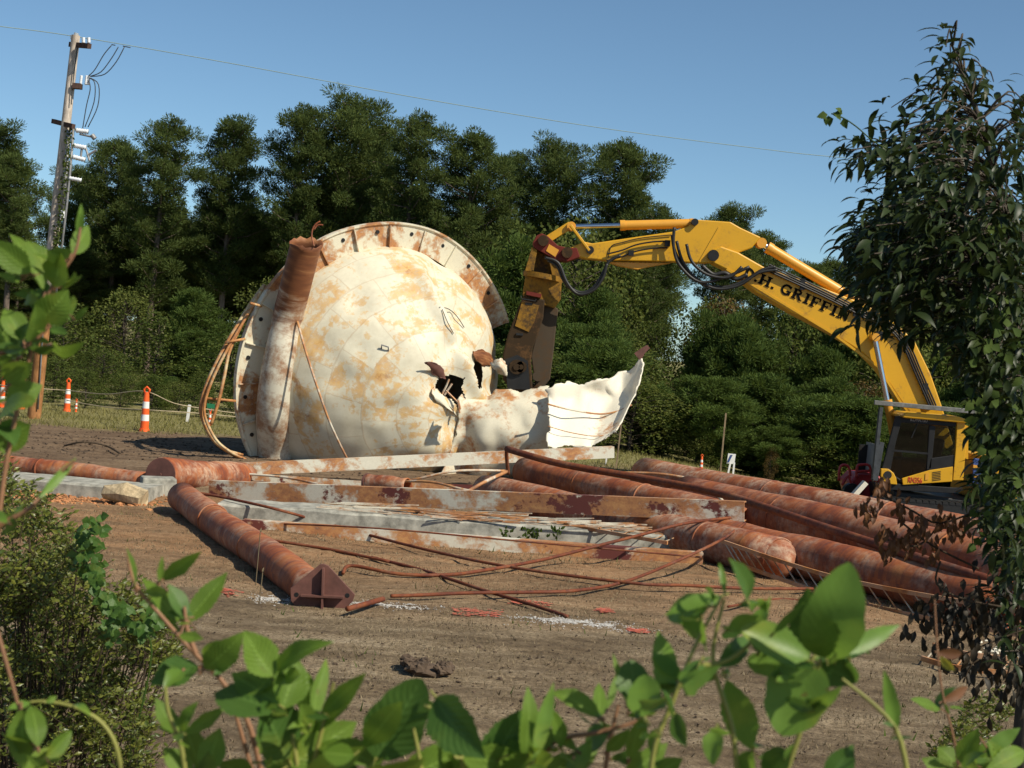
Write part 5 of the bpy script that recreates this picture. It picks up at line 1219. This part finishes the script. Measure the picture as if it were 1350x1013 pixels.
for _ in range(260):
    f = random.choice([(112, 705), (118, 720), (105, 740), (125, 750), (128, 690), (122, 770), (150, 800), (165, 812), (140, 790), (150, 830), (200, 810), (185, 830)]); c = W(f[0]+random.gauss(0, 5), f[1]+random.gauss(0, 8), 6.1+U(-.15, .1)); d = Vector((U(-1, 1), U(-.4, .4), U(-1, .2))).normalized(); v.leaf(c, c+d*U(.03, .05), .036, Vector((U(-.6, .6), -1, U(0, .8))), 3, .1, .05, 2)
v.tube(bez([W(130, 690, 6.1), W(112, 720, 6.1), W(125, 770, 6.1), W(170, 815, 6.15), W(200, 860, 6.2), W(170, 1000, 6.3)], 5), .004, 5)
tag(v.build('ivy_vine', MT['fgdark'], origin=W(140, 790, 6.1)), 'round leaved vine trailing over the edge of the olive shrub', 'vine')

# ------------------------------------------------------------ weeds close to the camera
def weed(label, base, Y, stems, leaves, mats=('fg', 'redstem'), cat='plant', name='weed_plant', sr=.0028):
    """stems: px polylines; leaves: (base px, base py, tip px, tip py, width px, tilt, shape)"""
    bp = W(base[0], base[1], Y); zb = gz(bp.x, Y); B = Vector((bp.x, Y, zb)); root = empty(name, B, label, cat); st = MB(); lf = {}
    for s in stems:
        r_ = sr; P = bez([W(x, y, Y+dy) for x, y, dy in s], 5); st.tube(P, [r_*(1.15-.6*i/(len(P)-1)) for i in range(len(P))], 8, False)
    # run the first stem down to the ground below the frame
    s0 = W(stems[0][0][0], stems[0][0][1], Y+stems[0][0][2]); st.tube([B-Vector((0, 0, .03)), B.lerp(s0, .5)+Vector((.02, 0, 0)), s0], sr*1.15, 8, False)
    for L in leaves:
        x0, y0, x1, y1, wd, tilt, shp = L[:7]; mt = L[7] if len(L) > 7 else mats[0]
        dy0 = U(-.03, .03); a = W(x0, y0, Y+dy0); b = W(x1, y1, Y+dy0+U(-.05, .05)); d = (b-a)
        view = (CAM-a).normalized(); side = d.cross(view).normalized(); n_ = view*math.cos(tilt)+side*math.sin(tilt); n_ += Vector((0, 0, .25))
        lf.setdefault(mt, MB()).leaf(a, b, wd/FPX*Y/max(.35, abs(math.cos(tilt)))*U(.85, 1.12), n_, 20, U(.08, .42), U(-.06, .15), shp, 4)
        st.tube([a-d*.12, a], sr*.5, 5, False)
    for L in list(leaves):
        if L[4] < 14: continue
        for _ in range(2):
            x0, y0 = L[0]+U(-14, 14), L[1]+U(-6, 16); an = U(0, 6.28); ln = U(16, 46); x1, y1 = x0+math.cos(an)*ln, y0-abs(math.sin(an))*ln*U(-.4, 1)
            dy0 = U(-.06, .08); a = W(x0, y0, Y+dy0); b = W(x1, y1, Y+dy0+U(-.04, .04)); view = (CAM-a).normalized(); side = (b-a).cross(view).normalized(); tl = U(-1.2, 1.2)
            lf.setdefault(random.choice(mats[:1]+('fgdark',)), MB()).leaf(a, b, U(.25, .5)*(b-a).length, view*math.cos(tl)+side*math.sin(tl)+Vector((0, 0, .3)), 8, U(.05, .4), U(-.1, .16), 0, 4)
            st.tube([W(L[0], L[1], Y), a], sr*.35, 4, False)
    st.build('stem', MT[mats[1]], root, True)
    for mt, mb in lf.items(): mb.build('leaves', MT[mt], root, True)
    return root
T = .5
weed('leafy sprig with an upright bud, in front of the utility pole', (20, 1500), 1.75,
 [[(-10, 760, 0), (10, 600, 0), (48, 440, 0), (68, 380, 0), (98, 335, 0), (106, 300, 0)], [(-30, 475, 0), (40, 452, 0), (70, 425, 0)], [(-40, 560, .02), (0, 520, .02), (20, 500, .02)]],
 [(103, 310, 107, 268, 12, .2, 0, 'smilax'), (95, 335, 116, 298, 30, .4, 0), (90, 340, 62, 330, 26, -.5, 0), (76, 372, 35, 318, 34, .3, 0), (72, 378, 80, 330, 34, -.4, 0), (60, 385, 12, 308, 30, .5, 0), (40, 360, -15, 315, 30, -.3, 0),
  (52, 425, 90, 382, 40, .3, 0), (60, 420, 62, 372, 34, -.5, 0, 'fgdark'), (30, 450, 5, 408, 34, .2, 0), (40, 450, 48, 402, 30, .6, 0), (20, 470, -20, 420, 34, .1, 0), (62, 455, 112, 450, 18, .8, 0), (18, 475, 40, 425, 24, -.6, 0, 'fgdark'), (5, 500, 42, 478, 34, .3, 0), (8, 530, 56, 508, 40, .2, 0), (0, 548, 50, 530, 34, -.3, 0), (-5, 585, 40, 560, 44, .2, 0), (-10, 560, 20, 590, 40, -.5, 0, 'fgdark'), (40, 455, 15, 470, 16, .4, 0, 'smilax'), (86, 410, 102, 400, 24, .7, 0)])
weed('pale arching shoot crossing in front of the thin left pipe', (-60, 1400), 1.5,
 [[(-40, 800, 0), (-10, 705, 0), (40, 670, 0), (70, 632, 0), (98, 608, 0)], [(-20, 790, 0), (-5, 830, 0), (10, 880, 0), (28, 945, 0)]],
 [(50, 658, 100, 604, 12, .3, 0, 'smilax'), (10, 690, -30, 680, 22, .4, 0, 'smilax'), (28, 935, 30, 1015, 40, .5, 0), (50, 985, 40, 930, 26, .2, 0), (60, 1000, 95, 962, 22, .7, 0), (30, 1030, 70, 985, 30, -.3, 0)], ('fg', 'redstem'))
weed('arching yellow green shoot at the bottom left corner', (120, 1400), 1.55, [[(165, 1100, 0), (158, 1005, 0), (140, 960, 0), (105, 935, 0), (60, 925, 0), (30, 928, 0)]],
 [(120, 945, 96, 930, 10, .3, 0, 'smilax'), (40, 926, 10, 935, 12, .2, 0, 'smilax'), (60, 926, 75, 918, 8, .5, 0)], ('fg', 'fgstem'), sr=.0026)
weed('curving weed with paired leaves in front of the front pipe', (330, 1500), 1.6,
 [[(360, 1100, 0), (330, 960, 0), (290, 895, 0), (255, 860, 0), (215, 815, 0), (178, 770, 0), (168, 730, 0)], [(258, 862, 0), (247, 830, 0), (243, 800, 0)], [(345, 1060, 0), (300, 905, 0)]],
 [(243, 820, 186, 762, 26, .3, 0), (243, 822, 300, 755, 34, -.3, 0), (212, 765, 265, 728, 22, .4, 0), (210, 768, 214, 733, 10, .2, 0), (246, 815, 222, 770, 22, .5, 0, 'fgdark'), (178, 775, 166, 722, 12, .6, 0, 'smilax'), (270, 882, 321, 833, 36, .35, 0), (262, 880, 198, 902, 40, .5, 0, 'fgdark'), (240, 885, 215, 910, 26, .2, 0, 'smilax')], ('fg', 'redstem'))
weed('cluster of toothed green leaves left of the bottom centre', (390, 1500), 1.5,
 [[(400, 1150, 0), (392, 1010, 0), (372, 920, 0), (360, 890, 0)], [(400, 1060, 0), (425, 960, 0), (440, 900, 0)], [(250, 1080, 0), (240, 990, 0), (222, 940, 0), (218, 905, 0)]],
 [(360, 892, 322, 832, 46, .2, 0), (362, 890, 440, 846, 34, -.3, 0), (368, 940, 283, 915, 64, .45, 0, 'fgdark'), (372, 935, 392, 868, 46, .3, 0), (368, 930, 305, 888, 40, -.4, 0), (380, 1000, 345, 925, 70, .35, 0, 'fgdark'), (410, 950, 430, 868, 20, .6, 0), (405, 945, 400, 880, 28, .2, 0), (425, 940, 482, 888, 26, .3, 0), (405, 965, 470, 915, 24, -.4, 0), (380, 1010, 470, 952, 52, .3, 0), (235, 968, 205, 920, 26, .2, 0), (240, 965, 262, 925, 20, -.4, 0), (245, 968, 298, 932, 22, .3, 0), (262, 1015, 240, 955, 36, .3, 0), (270, 1020, 290, 960, 34, -.2, 0), (250, 1030, 215, 985, 36, .3, 0), (330, 1030, 290, 1005, 40, .5, 0), (345, 1005, 455, 998, 44, .7, 0), (400, 1030, 480, 985, 40, .3, 0)], ('fg', 'fgstem'))
weed('large grey green leaf cluster at the bottom centre', (560, 1500), 1.45,
 [[(560, 1150, 0), (555, 1020, 0), (545, 960, 0)], [(620, 1080, 0), (600, 960, 0), (560, 930, 0)]],
 [(495, 1000, 556, 896, 90, .15, 3, 'fgdark'), (575, 920, 640, 1000, 60, .5, 0, 'fgdark'), (480, 985, 530, 925, 34, .3, 0), (500, 1010, 415, 985, 40, .5, 0), (520, 1025, 610, 985, 50, .6, 0), (640, 1020, 690, 935, 60, .3, 0, 'fgdark'), (690, 1000, 695, 905, 24, .5, 0), (705, 1000, 730, 900, 22, .3, 0, 'smilax'), (660, 1000, 740, 965, 40, -.4, 0), (560, 1030, 640, 1005, 44, .3, 0), (740, 985, 720, 930, 24, .3, 0), (470, 1030, 560, 1000, 40, .7, 0), (610, 1000, 700, 1010, 40, .4, 0), (650, 1030, 730, 1000, 36, .2, 0), (620, 1030, 660, 960, 24, .2, 0)], ('fg', 'fgstem'))
weed('vine with narrow leaves and a rust red stem, left of the smooth leaved creeper', (800, 1500), 1.5,
 [[(700, 1120, 0), (720, 990, 0), (790, 965, 0), (850, 945, 0), (905, 880, 0)], [(790, 1100, 0), (800, 1000, 0), (815, 930, 0)]],
 [(790, 945, 725, 912, 26, .3, 0), (792, 945, 790, 900, 18, .4, 0), (800, 935, 815, 885, 12, .3, 0), (805, 965, 770, 985, 40, .2, 0, 'fgdark'), (825, 925, 808, 862, 10, .5, 0), (830, 930, 838, 890, 14, .2, 0, 'smilax'), (765, 1020, 790, 955, 22, .4, 0), (745, 1030, 780, 975, 26, .2, 0, 'smilax'), (760, 990, 715, 960, 20, .3, 0), (800, 990, 830, 960, 20, .4, 0), (820, 1030, 880, 980, 34, .3, 0), (830, 1000, 850, 940, 26, .2, 0), (700, 1030, 765, 995, 30, .2, 0), (850, 1030, 900, 1000, 30, .2, 0)], ('fg', 'redstem'))
weed('smooth leaved creeper with big arrow shaped leaves at the lower right', (960, 1500), 1.4,
 [[(850, 1150, 0), (860, 1000, 0), (885, 930, 0), (915, 855, 0), (952, 786, 0)], [(1000, 1120, 0), (1050, 980, 0), (1075, 900, 0), (1082, 868, 0)], [(975, 1050, 0), (965, 960, 0), (940, 870, 0), (955, 790, 0)], [(1200, 1050, 0), (1180, 960, 0), (1110, 895, 0)], [(905, 880, 0), (960, 870, 0), (1010, 830, 0)]],
 [(952, 786, 876, 812, 20, .4, 0), (955, 782, 948, 742, 10, .2, 0, 'smilax'), (985, 792, 960, 736, 30, .3, 0, 'fgdark'), (935, 800, 880, 812, 50, .2, 3, 'smilax'), (925, 815, 930, 850, 60, .4, 3, 'smilax'), (1082, 868, 1120, 742, 78, .1, 3, 'smilax'), (1088, 866, 1065, 775, 60, -.5, 0, 'fgdark'), (1080, 870, 1130, 900, 40, .5, 0, 'fgdark'), (1105, 862, 1186, 824, 26, .3, 0, 'smilax'), (1068, 868, 976, 830, 56, .2, 3, 'smilax'), (1070, 872, 1030, 970, 80, .15, 3, 'smilax'), (1030, 885, 985, 870, 46, .3, 3, 'smilax'), (1120, 870, 1128, 900, 20, .6, 0, 'fgdark'), (958, 895, 992, 990, 42, .15, 0, 'smilax'), (992, 990, 975, 1040, 40, .2, 0, 'smilax'), (880, 920, 868, 832, 34, .2, 0, 'smilax'), (840, 930, 832, 870, 46, .3, 3, 'fgdark'), (850, 945, 850, 890, 46, -.3, 3, 'smilax'), (900, 895, 860, 860, 22, .4, 0), (945, 880, 985, 840, 30, .4, 0, 'fgdark'), (900, 905, 950, 878, 34, .2, 1, 'smilax'), (1000, 860, 1005, 815, 30, .5, 0, 'fgdark'), (1020, 835, 1060, 795, 10, .3, 0), (870, 960, 862, 1000, 26, .3, 0), (890, 940, 905, 985, 20, .6, 0, 'fgdark'), (1060, 940, 1110, 905, 22, .5, 0), (1040, 990, 1010, 1030, 50, .3, 3, 'fgdark'), (945, 960, 940, 1010, 26, .4, 0), (1182, 962, 1166, 884, 24, .2, 0, 'smilax'), (925, 870, 905, 920, 22, .5, 0, 'fgdark'), (1090, 1030, 1125, 982, 40, .4, 0, 'fgdark'), (960, 830, 1000, 812, 24, .3, 0, 'smilax'), (1010, 800, 990, 850, 22, .6, 0)], ('smilax', 'fgstem'), sr=.0026)
weed('low sprigs at the bottom right corner', (1290, 1500), 1.9,
 [[(1270, 1130, 0), (1262, 1000, 0), (1240, 900, 0), (1232, 790, 0)], [(1330, 1130, 0), (1310, 1010, 0), (1290, 970, 0)]],
 [(1262, 1010, 1236, 985, 26, .3, 0), (1265, 1005, 1290, 960, 30, .2, 0), (1275, 1010, 1320, 985, 30, .4, 0), (1300, 1015, 1350, 990, 30, .2, 0), (1320, 1020, 1300, 975, 24, .5, 0), (1260, 1025, 1215, 1000, 28, .4, 0), (1240, 935, 1200, 922, 16, .3, 0), (1242, 925, 1275, 905, 14, .5, 0, 'brown'), (1236, 860, 1268, 862, 12, .4, 0, 'brown'), (1240, 865, 1258, 885, 12, .4, 0, 'yleaf'), (1300, 990, 1345, 960, 20, .3, 0, 'smilax')], ('fg', 'redstem'), sr=.0018)
shrub('low_brush', [(1230, 945), (1290, 920), (1360, 930), (1360, 1030), (1230, 1030)], 8.6, 9.6, 130, .05, 'shrub', 'sparse low brush under the near leafy tree', (1300, 1010))
for i, (x, y, h_) in enumerate(((337, 752, 70), (342, 775, 40))):
    b = G(x, y+20); m = MB(); m.tube([b, b+Vector((.01, 0, h_*b.y/FPX))], .006, 5); m.leaf(b+Vector((.01, 0, h_*b.y/FPX)), b+Vector((.02, 0, h_*b.y/FPX+.06)), .02, (0, -1, 0), 3)
    tag(m.build('dry_stalk', MT['straw'], origin=b), ('taller' if i == 0 else 'shorter')+' dry grass stalk beside the front pipe', 'stalk')
